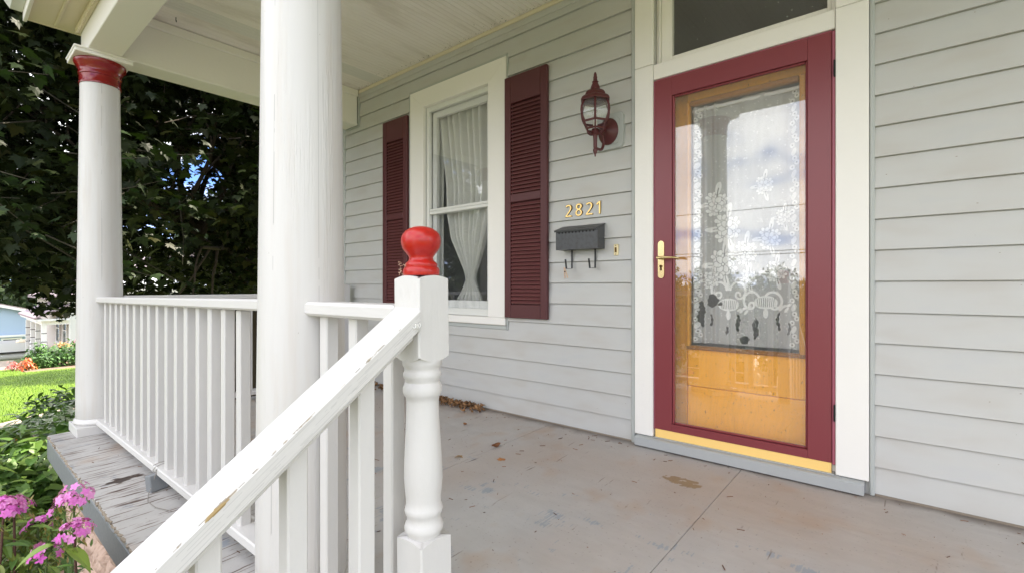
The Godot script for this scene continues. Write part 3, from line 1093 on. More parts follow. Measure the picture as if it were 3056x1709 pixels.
func build_curtains() -> void:
	# sheer pair in the window, drawn together and knotted near the sill
	var left := [[0.745, -2.95], [0.786, -2.921], [0.862, -2.86], [0.945, -2.815], [0.976, -2.808], [1.04, -2.828], [1.14, -2.884], [1.309, -2.979], [1.514, -3.035], [1.75, -3.045], [2.06, -3.087], [2.37, -3.127]]
	var right := [[0.745, -2.62], [0.792, -2.645], [0.864, -2.68], [0.945, -2.722], [0.976, -2.728], [1.022, -2.719], [1.1, -2.68], [1.224, -2.632], [1.41, -2.57], [1.6, -2.5], [2.36, -2.49]]
	var g := Geo.new()
	g.sheet(func(u: float, v: float) -> Vector3:
		var y := lerpf(0.76, 2.36, v)
		var a := ramp(y, left)
		var b := ramp(y, right)
		var x := lerpf(a, b, u)
		var w := b - a
		var deep := minf(0.028, 0.01 + w * 0.05)
		return Vector3(x, y, -0.135 + deep * sin(u * 52.0 + 0.7 * sin(y * 3.0)) + 0.012 * sin(u * 17.0 + y)), 150, 60, Vector3.BACK)
	var c := put("sheer_curtain", g, mats.sheer)
	tag(c, "white sheer curtain tied in a knot behind the window", "curtain")
	g = Geo.new()
	g.sheet(func(u: float, v: float) -> Vector3:
		var y := lerpf(0.76, 2.36, v)
		return Vector3(lerpf(-3.135, -3.09, u), y, -0.13 + 0.012 * sin(u * 14.0 + y)), 16, 12, Vector3.BACK)
	tag(put("sheer_curtain", g, mats.sheer), "narrow strip of sheer curtain at the left edge of the window", "curtain")
	# lace panel on the oak door, gathered on a rod
	g = Geo.new()
	g.sheet(func(u: float, v: float) -> Vector3:
		var y := lerpf(0.596, 1.915, v)
		var x := lerpf(-0.982, -0.452, u)
		var fold := 0.006 * sin(u * 40.0 + 0.8 * sin(y * 2.0)) * (0.5 + 0.5 * v) + 0.009 * sin(u * 11.0 + 1.0)
		if u < 0.26:
			fold += 0.014 * sin(u * 60.0)
		return Vector3(x, y, -0.128 + fold), 120, 24, Vector3.BACK)
	for k in g.uv.size():
		g.uv[k] = Vector2(g.uv[k].x, 1.0 - g.uv[k].y)
	tag(put("lace_curtain", g, mats.lace), "torn white lace curtain behind the glass of the oak door", "curtain")
	g = Geo.new()
	g.tube(PackedVector3Array([Vector3(-0.984, 1.9, -0.125), Vector3(-0.45, 1.9, -0.125)]), 0.01, 8)
	tag(put("curtain_rod", g, mats.white_vinyl), "white rod that carries the lace curtain in the door", "curtain rod")


func build_shutters() -> void:
	for e in [[-2.2585, -1.888, "maroon louvred shutter to the right of the window"], [-3.7215, -3.374, "maroon louvred shutter to the left of the window"]]:
		var s := thing("window_shutter", e[2], "shutter", Vector3(e[0], 0.692, 0.014), "shutters beside the window")
		var w: float = e[1] - e[0]
		var h := 1.692
		var g := Geo.new()
		for x in [[0.0, 0.055], [w - 0.053, w]]:
			g = Geo.new()
			g.span(Vector3(x[0], 0, 0), Vector3(x[1], h, 0.03), 0.004)
			put("stile", g, mats.shutter, s)
		for y in [[0.0, 0.094], [0.806, 0.862], [h - 0.19, h]]:
			g = Geo.new()
			g.span(Vector3(0.056, y[0], 0.0), Vector3(w - 0.054, y[1], 0.0285), 0.003)
			put("rail", g, mats.shutter_rail, s)
		g = Geo.new()
		g.span(Vector3(0.056, 0.09, 0.0), Vector3(w - 0.054, h - 0.18, 0.002))
		put("back_panel", g, mats.shutter, s)
		var sl := Geo.new()
		sl.box(Transform3D(Basis(Vector3.RIGHT, -0.72), Vector3.ZERO), Vector3(w - 0.11, 0.029, 0.0045), 0.0015)
		var slat := sl.mesh()
		for bank in [[0.1, 0.8], [0.868, h - 0.195]]:
			var n := roundi((bank[1] - bank[0]) / 0.0257)
			for k in n:
				put("slat", slat, mats.shutter_slat, s, at(w / 2, lerpf(bank[0], bank[1], (k + 0.5) / n), 0.0155))
		for y in [0.15, 0.83, h - 0.1]:
			g = Geo.new()
			g.lathe(Transform3D(Basis(Vector3.RIGHT, PI / 2), Vector3(w - 0.026, y, 0.0295)), [Vector2(0.005, 0.0), Vector2(0.005, 0.0015), Vector2(0.001, 0.0025)], 8)
			put("screw", g, mats.shutter, s)


func build_wall_things() -> void:
	build_lantern()
	# house numbers, four separate brass figures
	var f := SystemFont.new()
	f.font_names = PackedStringArray(["Droid Sans"])
	var notes := ["brass figure 2, first of the four house numbers", "brass figure 8 between the two figures 2 above the mailbox", "brass figure 2 between the 8 and the 1 above the mailbox", "brass figure 1, last of the four house numbers"]
	for k in 4:
		var d := thing("house_number", notes[k], "house number", Vector3([-1.731, -1.655, -1.577, -1.508][k], 1.352, 0.0105), "brass house numbers")
		for layer in 2:
			var t := TextMesh.new()
			t.font = f
			t.font_size = 64
			t.pixel_size = 0.00167
			t.text = "2821"[k]
			t.depth = 0.004
			t.curve_step = 2.0
			var o := MeshInstance3D.new()
			o.mesh = t
			o.name = "face" if layer == 0 else "backing"
			o.material_override = mats.digit_brass if layer == 0 else mats.aged_brass
			d.add_child(o, true)
			o.position = Vector3(0, 0.0415, 0.006 if layer == 0 else 0.002)
			if layer == 1:
				o.scale = Vector3(1.16, 1.06, 1.0)
	# mailbox with newspaper hooks
	var mb := thing("mailbox", "black metal mailbox with two newspaper hooks below the house numbers", "mailbox", Vector3(-1.6225, 1.139, 0.013))
	var g := Geo.new()
	var side := PackedVector2Array([Vector2(0, 0), Vector2(0.086, 0.0), Vector2(0.088, 0.12), Vector2(0.0, 0.15)])
	g.prism(Transform3D(Basis(Vector3.UP, -PI / 2), Vector3(0.151, 0, 0)), side, 0.0, 0.302)
	put("body", g, mats.mailbox_black, mb)
	g = Geo.new()
	var lidp := PackedVector2Array([Vector2(0.0, 0.152), Vector2(0.096, 0.122), Vector2(0.098, 0.112), Vector2(0.1, 0.123), Vector2(0.0, 0.157)])
	g.prism(Transform3D(Basis(Vector3.UP, -PI / 2), Vector3(0.156, 0, 0)), lidp, 0.0, 0.312)
	put("lid", g, mats.mailbox_black, mb)
	g = Geo.new()
	for k in 11:
		var x := -0.125 + 0.025 * k
		g.tube(PackedVector3Array([Vector3(x, 0.106, 0.0872), Vector3(x, 0.106, 0.0882)]), 0.0062, 10)
	put("slot_holes", g, mats.dark, mb)
	for x in [-0.078, 0.092]:
		g = Geo.new()
		var w := 0.0055
		for e in [[Vector3(x, 0.01, 0.012), Vector3(x, -0.115, 0.012)], [Vector3(x, -0.115, 0.012), Vector3(x, -0.118, 0.075)], [Vector3(x, -0.118, 0.075), Vector3(x - 0.003, -0.06, 0.083)]]:
			g.beam(e[0], e[1], w * 2.0, 0.003, 0.0, Vector3(0, 0.3, 1) if e[0].z == e[1].z else Vector3(0, 1, 0.5))
		put("newspaper_hook", g, mats.black_iron, mb)
	var cp := thing("clothespin", "wooden clothespin hanging from the left mailbox hook", "clothespin", Vector3(-1.705, 1.02, 0.094))
	for s in [-1.0, 1.0]:
		g = Geo.new()
		g.box(Transform3D(Basis(Vector3(0, 0, 1), 0.22 + s * 0.13), Vector3(s * 0.006, -0.025, 0)), Vector3(0.007, 0.07, 0.009), 0.002)
		put("leg", g, mats.clothespin_wood, cp)
	g = Geo.new()
	g.tube(PackedVector3Array([Vector3(0, -0.018, -0.006), Vector3(0, -0.018, 0.006)]), 0.005, 8)
	put("spring", g, mats.black_iron, cp)
	# door bell
	var bell := thing("doorbell", "small brass doorbell plate between mailbox and door", "doorbell", Vector3(-1.393, 1.128, 0.006))
	g = Geo.new()
	g.span(Vector3(-0.0145, -0.034, 0), Vector3(0.0145, 0.034, 0.014), 0.004)
	put("plate", g, mats.bell_cream, bell)
	g = Geo.new()
	g.span(Vector3(-0.006, -0.015, 0.0141), Vector3(0.006, 0.015, 0.0165), 0.002)
	put("button", g, mats.aged_brass, bell)
	g = Geo.new()
	for y in [-0.026, 0.026]:
		g.tube(PackedVector3Array([Vector3(0, y, 0.0135), Vector3(0, y, 0.015)]), 0.0025, 8)
	put("screws", g, mats.dark, bell)


func build_lantern() -> void:
	var o := thing("wall_lantern", "maroon coach lantern on the wall beside the door", "lantern", Vector3(-1.433, 1.858, 0.036))
	var ax := 0.155
	var t := Transform3D(Basis(Vector3.UP, PI / 6), Vector3(0, 0, ax))
	var m: Material = mats.lamp_maroon
	var g := Geo.new()
	g.lathe(t, [Vector2(0.07, 0.121), Vector2(0.091, 0.116), Vector2(0.093, 0.121), Vector2(0.086, 0.136), Vector2(0.074, 0.146), Vector2(0.066, 0.149), Vector2(0.062, 0.162), Vector2(0.053, 0.174), Vector2(0.038, 0.183), Vector2(0.022, 0.188), Vector2(0.0, 0.189)], 6, true)
	put("roof", g, m, o)
	g = Geo.new()
	g.lathe(t, [Vector2(0.029, 0.186), Vector2(0.027, 0.2), Vector2(0.015, 0.228), Vector2(0.02, 0.232), Vector2(0.013, 0.237), Vector2(0.011, 0.25), Vector2(0.0125, 0.255), Vector2(0.009, 0.268), Vector2(0.0095, 0.272), Vector2(0.0055, 0.285), Vector2(0.002, 0.289), Vector2(0.0, 0.289)], 14)
	put("finial", g, m, o)
	var bulge := [[0.0, 0.07], [0.015, 0.078], [0.035, 0.086], [0.06, 0.09], [0.085, 0.087], [0.105, 0.079], [0.122, 0.07]]
	for k in 6:
		var dir := Vector3(sin(PI / 6 + TAU * k / 6), 0, cos(PI / 6 + TAU * k / 6))
		g = Geo.new()
		var pts := PackedVector3Array()
		for b in bulge:
			pts.append(Vector3(0, b[0], ax) + dir * b[1])
		g.tube(pts, 0.0066, 6)
		put("rib", g, m, o)
	g = Geo.new()
	var gp := []
	for b in bulge:
		gp.append(Vector2(b[1] - 0.003, b[0]))
	g.lathe(t, gp, 6, true)
	put("glass", g, mats.lamp_glass, o)
	for e in [[0.0, 0.076, 0.011], [-0.041, 0.058, 0.009]]:
		g = Geo.new()
		g.lathe(t, [Vector2(e[1] - 0.012, e[0] - e[2] * 0.5), Vector2(e[1] - 0.002, e[0] - e[2] * 0.6), Vector2(e[1], e[0]), Vector2(e[1] - 0.003, e[0] + e[2] * 0.5), Vector2(e[1] - 0.012, e[0] + e[2] * 0.5), Vector2(e[1] - 0.012, e[0] - e[2] * 0.5)], 6, true)
		put("ring", g, m, o)
	for k in 6:
		var dir := Vector3(sin(PI / 6 + TAU * k / 6), 0, cos(PI / 6 + TAU * k / 6))
		g = Geo.new()
		var c := Vector3(0, 0, ax)
		g.tube(PackedVector3Array([c + dir * 0.072, c + dir * 0.062 + Vector3(0, -0.02, 0), c + dir * 0.052 + Vector3(0, -0.041, 0), c + dir * 0.05 + Vector3(0, -0.055, 0), c + dir * 0.034 + Vector3(0, -0.068, 0), c + dir * 0.012 + Vector3(0, -0.072, 0)]), 0.0045, 6)
		put("basket_bar", g, m, o)
	g = Geo.new()
	g.lathe(Transform3D(Basis.IDENTITY, Vector3(0, 0, ax)), [Vector2(0.0, -0.2), Vector2(0.005, -0.198), Vector2(0.004, -0.19), Vector2(0.013, -0.167), Vector2(0.013, -0.158), Vector2(0.008, -0.153), Vector2(0.011, -0.146), Vector2(0.011, -0.1), Vector2(0.014, -0.075), Vector2(0.024, -0.06), Vector2(0.02, -0.04), Vector2(0.0, -0.04)], 16)
	put("stem", g, m, o)
	g = Geo.new()
	var arm := PackedVector3Array()
	for k in 13:
		var an := -PI / 2 + PI * 0.95 * k / 12.0
		arm.append(Vector3(0, -0.098 - 0.052 * cos(an) * 0.0 + 0.05 * sin(an), ax - 0.05 - 0.045 * cos(an)))
	arm.append(Vector3(0, -0.02, 0.05))
	arm.append(Vector3(0, -0.015, 0.01))
	arm.insert(0, Vector3(0, -0.15, ax - 0.004))
	g.tube(arm, 0.0085, 8)
	put("arm", g, m, o)
	g = Geo.new()
	g.lathe(Transform3D(Basis(Vector3.RIGHT, PI / 2).scaled(Vector3(1, 1.22, 1)), Vector3(0, -0.018, 0)), [Vector2(0.066, 0.0), Vector2(0.066, 0.006), Vector2(0.056, 0.018), Vector2(0.03, 0.03), Vector2(0.018, 0.042), Vector2(0.0, 0.044)], 24)
	put("back_plate", g, m, o)
	g = Geo.new()
	g.tube(PackedVector3Array([Vector3(0, -0.04, ax), Vector3(0, 0.02, ax)]), 0.012, 10)
	put("socket", g, mats.white_vinyl, o)
	g = Geo.new()
	g.lathe(Transform3D(Basis.IDENTITY, Vector3(0, 0, ax)), [Vector2(0.01, 0.02), Vector2(0.016, 0.035), Vector2(0.019, 0.05), Vector2(0.013, 0.068), Vector2(0.004, 0.088), Vector2(0.0, 0.09)], 14)
	put("bulb", g, mats.lamp_glass, o)


# ---------------------------------------------------------------- the porch
const COLS := [[-4.275, 1.925], [-1.436, 1.925], [1.42, 1.925]]

func build_deck() -> void:
	var d := thing("porch_deck", "grey painted porch floor with worn and cracked boards", "porch floor")
	var edges := [-4.37, -3.09, -1.87, -0.68, 0.54, 1.76, 2.2]
	for k in edges.size() - 1:
		var x0: float = edges[k] + (0.0012 if k else 0.0)
		var x1: float = edges[k + 1] - 0.0012
		var g := Geo.new()
		g.span(Vector3(x0, -0.022, 0.0), Vector3(x1, 0.0, 2.176), 0.0015)
		for i in g.v.size():
			var p := g.v[i]
			g.v[i] = Vector3(p.x, p.y - TILT * p.z, p.z)
			g.uv[i] = Vector2((p.x + 4.45) / 6.7, p.z / 2.25)
		put("deck_panel", g, mats.deck_paint, d)
	var g := Geo.new()
	g.span(Vector3(-4.35, -0.4, 0.02), Vector3(2.18, -0.09, 2.1))
	put("framing", g, mats.skirt, d)
	g = Geo.new()
	g.span(Vector3(-4.372, -0.215, 2.1505), Vector3(-0.98, -0.0895, 2.178), 0.004)
	put("fascia_board", g, mats.fascia_grey, d)
	g = Geo.new()
	g.span(Vector3(-4.374, -0.215, 0.0), Vector3(-4.3505, -0.08, 2.15), 0.004)
	put("fascia_board", g, mats.fascia_grey, d)
	# ragged lip of old caulk along the outer edge
	g = Geo.new()
	var r := RandomNumberGenerator.new()
	r.seed = 6
	for k in 150:
		var x := -4.36 + k * 0.0225
		if r.randf() < 0.8:
			g.box(Transform3D(Basis(Vector3(0, 1, 0), r.randf_range(-0.4, 0.4)), Vector3(x, -0.0685 + r.randf_range(-0.004, 0.002), 2.177)), Vector3(r.randf_range(0.015, 0.035), r.randf_range(0.006, 0.013), r.randf_range(0.006, 0.012)), 0.002)
	var c := put("caulk_crumbs", g, mats.skirt, d)
	c.set_meta("kind", "stuff")
	# stone footing
	var f := thing("stone_footing", "pinkish rock faced stone footing under the porch floor", "footing")
	g = Geo.new()
	g.span(Vector3(-4.3, -1.6, 0.0), Vector3(2.1, -0.225, 2.03))
	put("mortar", g, mats.mortar, f)
	var y := -0.222
	var row := 0
	while y > -1.35:
		var h: float = [0.2, 0.17, 0.22, 0.19, 0.2, 0.2, 0.2][row % 7]
		var x := -4.33 - r.randf() * 0.1
		while x < 1.9:
			var w := r.randf_range(0.3, 0.52)
			rock(f, Vector3(maxf(x, -4.33), y - h + 0.006, 2.0), Vector3(minf(x + w, 2.0) - 0.008, y - 0.006, 2.12), r, Vector3.BACK)
			x += w
		var z := 0.05
		while z < 2.0 and row < 5:
			var w := r.randf_range(0.3, 0.5)
			rock(f, Vector3(-4.37, y - h + 0.006, z), Vector3(-4.27, y - 0.006, minf(z + w, 1.99) - 0.008), r, Vector3.LEFT)
			z += w
		y -= h
		row += 1
	# steps
	var s := thing("porch_steps", "grey wooden steps running down from the porch", "steps")
	for k in 4:
		var ty := -0.262 - 0.19 * k
		var tz := 2.18 + 0.27 * k
		g = Geo.new()
		g.span(Vector3(-0.98, ty - 0.035, tz), Vector3(0.8, ty, tz + 0.3), 0.006)
		put("tread", g, mats.grey_paint, s)
		g = Geo.new()
		g.span(Vector3(-0.96, ty - 0.19, tz + 0.002), Vector3(0.78, ty - 0.036, tz + 0.02))
		put("riser", g, mats.grey_paint, s)


func rock(parent: Node3D, a: Vector3, b: Vector3, r: RandomNumberGenerator, outward: Vector3) -> void:
	if (b.x - a.x) < 0.06 or (b.z - a.z) < 0.05:
		return
	var g := Geo.new()
	var ph := r.randf() * 50.0
	var nz := noise(700 + r.randi() % 50, 1.0, 3)
	var size := b - a
	var fn := func(u: float, v: float) -> Vector3:
		var e := minf(minf(u, 1.0 - u) * (size.x + size.z) * 0.5, minf(v, 1.0 - v) * size.y) / 0.04
		var push := clampf(e, 0.0, 1.0)
		push = sqrt(push) * (0.03 + 0.02 * nz.get_noise_2d(u * 3.0 + ph, v * 3.0) + 0.012 * nz.get_noise_2d(u * 9.0 + ph, v * 9.0))
		if outward.z > 0.0:
			return Vector3(lerpf(a.x, b.x, u), lerpf(a.y, b.y, v), b.z - 0.035 + push)
		return Vector3(a.x + 0.035 - push, lerpf(a.y, b.y, v), lerpf(a.z, b.z, u))
	g.sheet(fn, 12, 8, outward)
	if outward.z > 0.0:
		g.span(a, Vector3(b.x, b.y, b.z - 0.036))
	else:
		g.span(Vector3(a.x + 0.036, a.y, a.z), b)
	put("stone", g, mats.stone, parent)


func build_columns() -> void:
	var c := thing("porch_column", "white round porch column with red capital at the far corner", "column", Vector3(COLS[0][0], 0, COLS[0][1]), "round porch columns")
	var y0 := deck_y(COLS[0][1])
	var g := Geo.new()
	g.lathe(Transform3D.IDENTITY, [Vector2(0.119, y0 + 0.085), Vector2(0.128, y0 + 0.1), Vector2(0.1275, 0.15), Vector2(0.127, 0.3), Vector2(0.1245, 0.6), Vector2(0.121, 0.91), Vector2(0.1165, 1.3), Vector2(0.1115, 1.77), Vector2(0.1065, 2.2), Vector2(0.1065, 2.262)], 56)
	put("shaft", g, mats.column_paint, c)
	g = Geo.new()
	g.lathe(Transform3D.IDENTITY, [Vector2(0.12, y0 + 0.055), Vector2(0.134, y0 + 0.058), Vector2(0.141, y0 + 0.07), Vector2(0.138, y0 + 0.085), Vector2(0.13, y0 + 0.094), Vector2(0.12, y0 + 0.094)], 48)
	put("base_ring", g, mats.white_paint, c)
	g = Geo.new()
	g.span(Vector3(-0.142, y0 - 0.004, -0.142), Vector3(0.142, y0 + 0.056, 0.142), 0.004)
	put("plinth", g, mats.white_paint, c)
	g = Geo.new()
	g.lathe(Transform3D.IDENTITY, [Vector2(0.1, 2.262), Vector2(0.1125, 2.263), Vector2(0.113, 2.272), Vector2(0.11, 2.276), Vector2(0.1095, 2.322), Vector2(0.115, 2.326), Vector2(0.116, 2.338), Vector2(0.113, 2.343), Vector2(0.1155, 2.36), Vector2(0.122, 2.375), Vector2(0.134, 2.392), Vector2(0.1395, 2.405), Vector2(0.1395, 2.42), Vector2(0.12, 2.421)], 48)
	put("capital", g, mats.red_gloss, c).set_meta("label", "glossy red capital")
	g = Geo.new()
	g.span(Vector3(-0.15, 2.4215, -0.15), Vector3(0.15, 2.4445, 0.15), 0.003)
	g.span(Vector3(-0.156, 2.445, -0.156), Vector3(0.156, 2.459, 0.156), 0.003)
	put("abacus", g, mats.cream_paint, c)
	copy(c, "porch_column", "thick white porch column nearest the steps, paint lifting along its grain", Vector3(COLS[1][0], 0, COLS[1][1])).rotation.y = 2.1
	copy(c, "porch_column", "white porch column on the right side of the steps", Vector3(COLS[2][0], 0, COLS[2][1])).rotation.y = 0.9


func build_porch_roof() -> void:
	var p := thing("porch_roof", "cream painted porch roof with beams, boarded ceiling and narrow eaves", "porch roof")
	var g := Geo.new()
	# front beam and end beam
	g.span(Vector3(-4.36, 2.46, 1.835), Vector3(2.2, 2.76, 2.012), 0.004)
	put("front_beam", g, mats.cream_paint, p)
	g = Geo.new()
	g.span(Vector3(-4.36, 2.4605, 0.03), Vector3(-4.152, 2.76, 1.834), 0.004)
	put("end_beam", g, mats.cream_paint, p)
	g = Geo.new()
	g.span(Vector3(-4.151, 2.735, 0.024), Vector3(-4.135, 2.799, 1.82), 0.006)
	put("bed_moulding", g, mats.cream_paint, p)
	g = Geo.new()
	g.span(Vector3(-4.135, 2.735, 1.815), Vector3(2.2, 2.799, 1.8345), 0.006)
	put("bed_moulding", g, mats.cream_paint, p)
	# drip strip that shows as a seam along the foot of the end beam
	g = Geo.new()
	g.span(Vector3(-4.1515, 2.463, 0.03), Vector3(-4.146, 2.478, 1.83), 0.002)
	put("seam_strip", g, mats.cream_paint, p)
	g = Geo.new()
	g.span(Vector3(-4.36, 2.45, 0.0), Vector3(-4.14, 2.459, 0.03), 0.002)
	g.span(Vector3(-4.149, 2.46, 0.0), Vector3(-4.138, 2.735, 0.029), 0.002)
	put("channel_trim", g, mats.vinyl_trim, p)
	# ceiling boards, beaded, running out from the wall
	var x := -4.15
	while x < 2.2:
		g = Geo.new()
		g.span(Vector3(x + 0.0006, CEIL + 0.0005 + rng.randf() * 0.001, 0.0), Vector3(x + 0.0405, CEIL + 0.014, 1.834), 0.003)
		g.span(Vector3(x + 0.0415, CEIL + 0.0005 + rng.randf() * 0.001, 0.0), Vector3(x + 0.0822, CEIL + 0.014, 1.834), 0.003)
		put("ceiling_board", g, mats.ceiling_bare if x > -3.95 and x < -3.78 else mats.ceiling_paint, p)
		x += 0.083
	# eaves: soffit boards, beads, fascia and gutter
	g = Geo.new()
	g.span(Vector3(-4.47, 2.66, 2.0125), Vector3(2.3, 2.68, 2.13), 0.002)
	put("soffit_board", g, mats.soffit_paint, p)
	g = Geo.new()
	g.span(Vector3(-4.47, 2.659, 2.1315), Vector3(2.3, 2.679, 2.262), 0.002)
	put("soffit_board", g, mats.soffit_paint, p)
	g = Geo.new()
	g.span(Vector3(-4.44, 2.65, 2.122), Vector3(2.3, 2.6585, 2.14), 0.004)
	put("soffit_bead", g, mats.soffit_paint, p)
	g = Geo.new()
	g.span(Vector3(-4.36, 2.622, 2.0125), Vector3(2.3, 2.6595, 2.03), 0.004)
	put("dentil_strip", g, mats.soffit_paint, p)
	var dg := Geo.new()
	dg.span(Vector3(-0.011, -0.016, 0.0), Vector3(0.011, 0.016, 0.012), 0.004)
	dg.tube(PackedVector3Array([Vector3(-0.011, -0.016, 0.004), Vector3(0.011, -0.016, 0.004)]), 0.007, 8)
	var dentil := dg.mesh()
	for k in 150:
		put("dentil", dentil, mats.soffit_paint, p, at(-4.345 + 0.034 * k, 2.638, 2.0305))
	g = Geo.new()
	g.span(Vector3(-4.48, 2.64, 2.2625), Vector3(2.31, 2.79, 2.282), 0.003)
	put("fascia", g, mats.cream_paint, p)
	g = Geo.new()
	g.prism(Transform3D(Basis(Vector3.UP, -PI / 2), Vector3(2.31, 0, 0)), PackedVector2Array([Vector2(2.2835, 2.7), Vector2(2.34, 2.702), Vector2(2.365, 2.74), Vector2(2.385, 2.8), Vector2(2.378, 2.8), Vector2(2.355, 2.745), Vector2(2.335, 2.709), Vector2(2.2835, 2.707)]), 0.0, 6.8)
	put("gutter", g, mats.white_vinyl, p)
	# closing boards at the end of the eaves
	g = Geo.new()
	g.span(Vector3(-4.482, 2.655, 0.0), Vector3(-4.4705, 2.8, 2.262), 0.002)
	g.span(Vector3(-4.4695, 2.6605, 0.02), Vector3(-4.361, 2.68, 2.0115), 0.002)
	put("rake_board", g, mats.soffit_paint, p)
	g = Geo.new()
	g.prism(Transform3D(Basis(Vector3.UP, -PI / 2), Vector3(2.36, 0, 0)), PackedVector2Array([Vector2(0.0, 2.83), Vector2(2.36, 2.815), Vector2(2.36, 2.85), Vector2(0.0, 3.45)]), 0.0, 6.9)
	put("roof_slope", g, mats.roof_shingle, p)
	# a hook left in the ceiling and a few old nail heads
	g = Geo.new()
	g.tube(PackedVector3Array([Vector3(-4.0, 2.8, 1.56), Vector3(-4.0, 2.775, 1.56), Vector3(-3.992, 2.765, 1.56), Vector3(-3.985, 2.772, 1.56)]), 0.0025, 6)
	var hook := put("ceiling_hook", g, mats.black_iron)
	tag(hook, "small rusty hook in the porch ceiling near the corner beam", "hook")


func baluster_mesh(h: float) -> ArrayMesh:
	var g := Geo.new()
	g.span(Vector3(-0.019, 0, -0.019), Vector3(0.019, h, 0.019), 0.0035)
	return g.mesh()


func build_railings() -> void:
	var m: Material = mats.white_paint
	var zc := 1.93
	# the long front section between the columns
	var r := thing("porch_railing", "long white porch railing between the two left columns", "railing", Vector3.ZERO, "white railing sections of the porch")
	var g := Geo.new()
	g.beam(Vector3(-4.155, 0.822, zc - 0.005), Vector3(-1.55, 0.851, zc - 0.005), 0.088, 0.038, 0.007)
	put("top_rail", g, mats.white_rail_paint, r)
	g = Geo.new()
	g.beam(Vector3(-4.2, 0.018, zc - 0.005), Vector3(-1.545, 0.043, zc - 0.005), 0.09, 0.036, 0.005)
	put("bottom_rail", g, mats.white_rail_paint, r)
	var b := baluster_mesh(0.79)
	for k in 16:
		var o := put("baluster", b, m, r, at(-4.001 + 0.1425 * k, 0.036, zc + rng.randf_range(-0.0015, 0.0015)))
		o.rotation.y = rng.randf_range(-0.03, 0.03)
		o.rotation.z = rng.randf_range(-0.004, 0.004)
	# short section to the newel post
	r = thing("porch_railing", "short white railing between the near column and the newel post", "railing", Vector3.ZERO, "white railing sections of the porch")
	g = Geo.new()
	g.beam(Vector3(-1.395, 0.848, zc), Vector3(-0.917, 0.849, zc), 0.088, 0.038, 0.007)
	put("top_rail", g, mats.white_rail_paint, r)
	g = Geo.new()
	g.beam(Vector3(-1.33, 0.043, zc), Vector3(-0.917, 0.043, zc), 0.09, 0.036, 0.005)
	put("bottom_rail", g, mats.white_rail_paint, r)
	b = baluster_mesh(0.768)
	for x in [-1.27, -1.124, -0.971]:
		put("baluster", b, m, r, at(x, 0.0615, zc))
	# end section back to the wall
	r = thing("porch_railing", "white end railing from the corner column back to the house wall", "railing", Vector3.ZERO, "white railing sections of the porch")
	g = Geo.new()
	g.beam(Vector3(-4.262, 0.829, 1.81), Vector3(-4.262, 0.829, 0.15), 0.088, 0.038, 0.007)
	put("top_rail", g, mats.white_rail_paint, r)
	g = Geo.new()
	g.beam(Vector3(-4.262, 0.02, 1.79), Vector3(-4.262, 0.045, 0.15), 0.09, 0.036, 0.005)
	put("bottom_rail", g, mats.white_rail_paint, r)
	b = baluster_mesh(0.775)
	for k in 11:
		put("baluster", b, m, r, at(-4.262, 0.036, 1.68 - 0.142 * k))
	g = Geo.new()
	g.span(Vector3(-4.305, -0.004, 0.062), Vector3(-4.217, 0.93, 0.149), 0.008)
	put("end_post", g, m, r)
	# wooden wedge and cord under the long bottom rail
	var w := thing("wooden_wedge", "weathered wooden block wedged under the long bottom rail", "block", Vector3(-2.79, deck_y(1.95), 1.965))
	g = Geo.new()
	g.box(Transform3D(Basis.from_euler(Vector3(0.05, 0.2, 0.12)), Vector3(0, 0.038, 0)), Vector3(0.05, 0.078, 0.075), 0.004)
	put("block", g, mats.fascia_grey, w)
	var cord := PackedVector3Array()
	for k in 23:
		var a := TAU * k / 11.0 + 0.6
		cord.append(Vector3(-2.83 + 0.003 * k, 0.034 + 0.024 * sin(a), 1.926 + 0.052 * cos(a)))
	for q in [[-2.765, -0.03, 1.99], [-2.74, -0.054, 2.01], [-2.66, -0.0565, 2.03], [-2.56, -0.056, 2.025], [-2.46, -0.055, 1.99]]:
		cord.append(Vector3(q[0], q[1], q[2]))
	g = Geo.new()
	g.tube(cord, 0.0017, 6)
	tag(put("cord", g, mats.cord_grey), "thin cord looped round the bottom rail above the wedge", "cord")


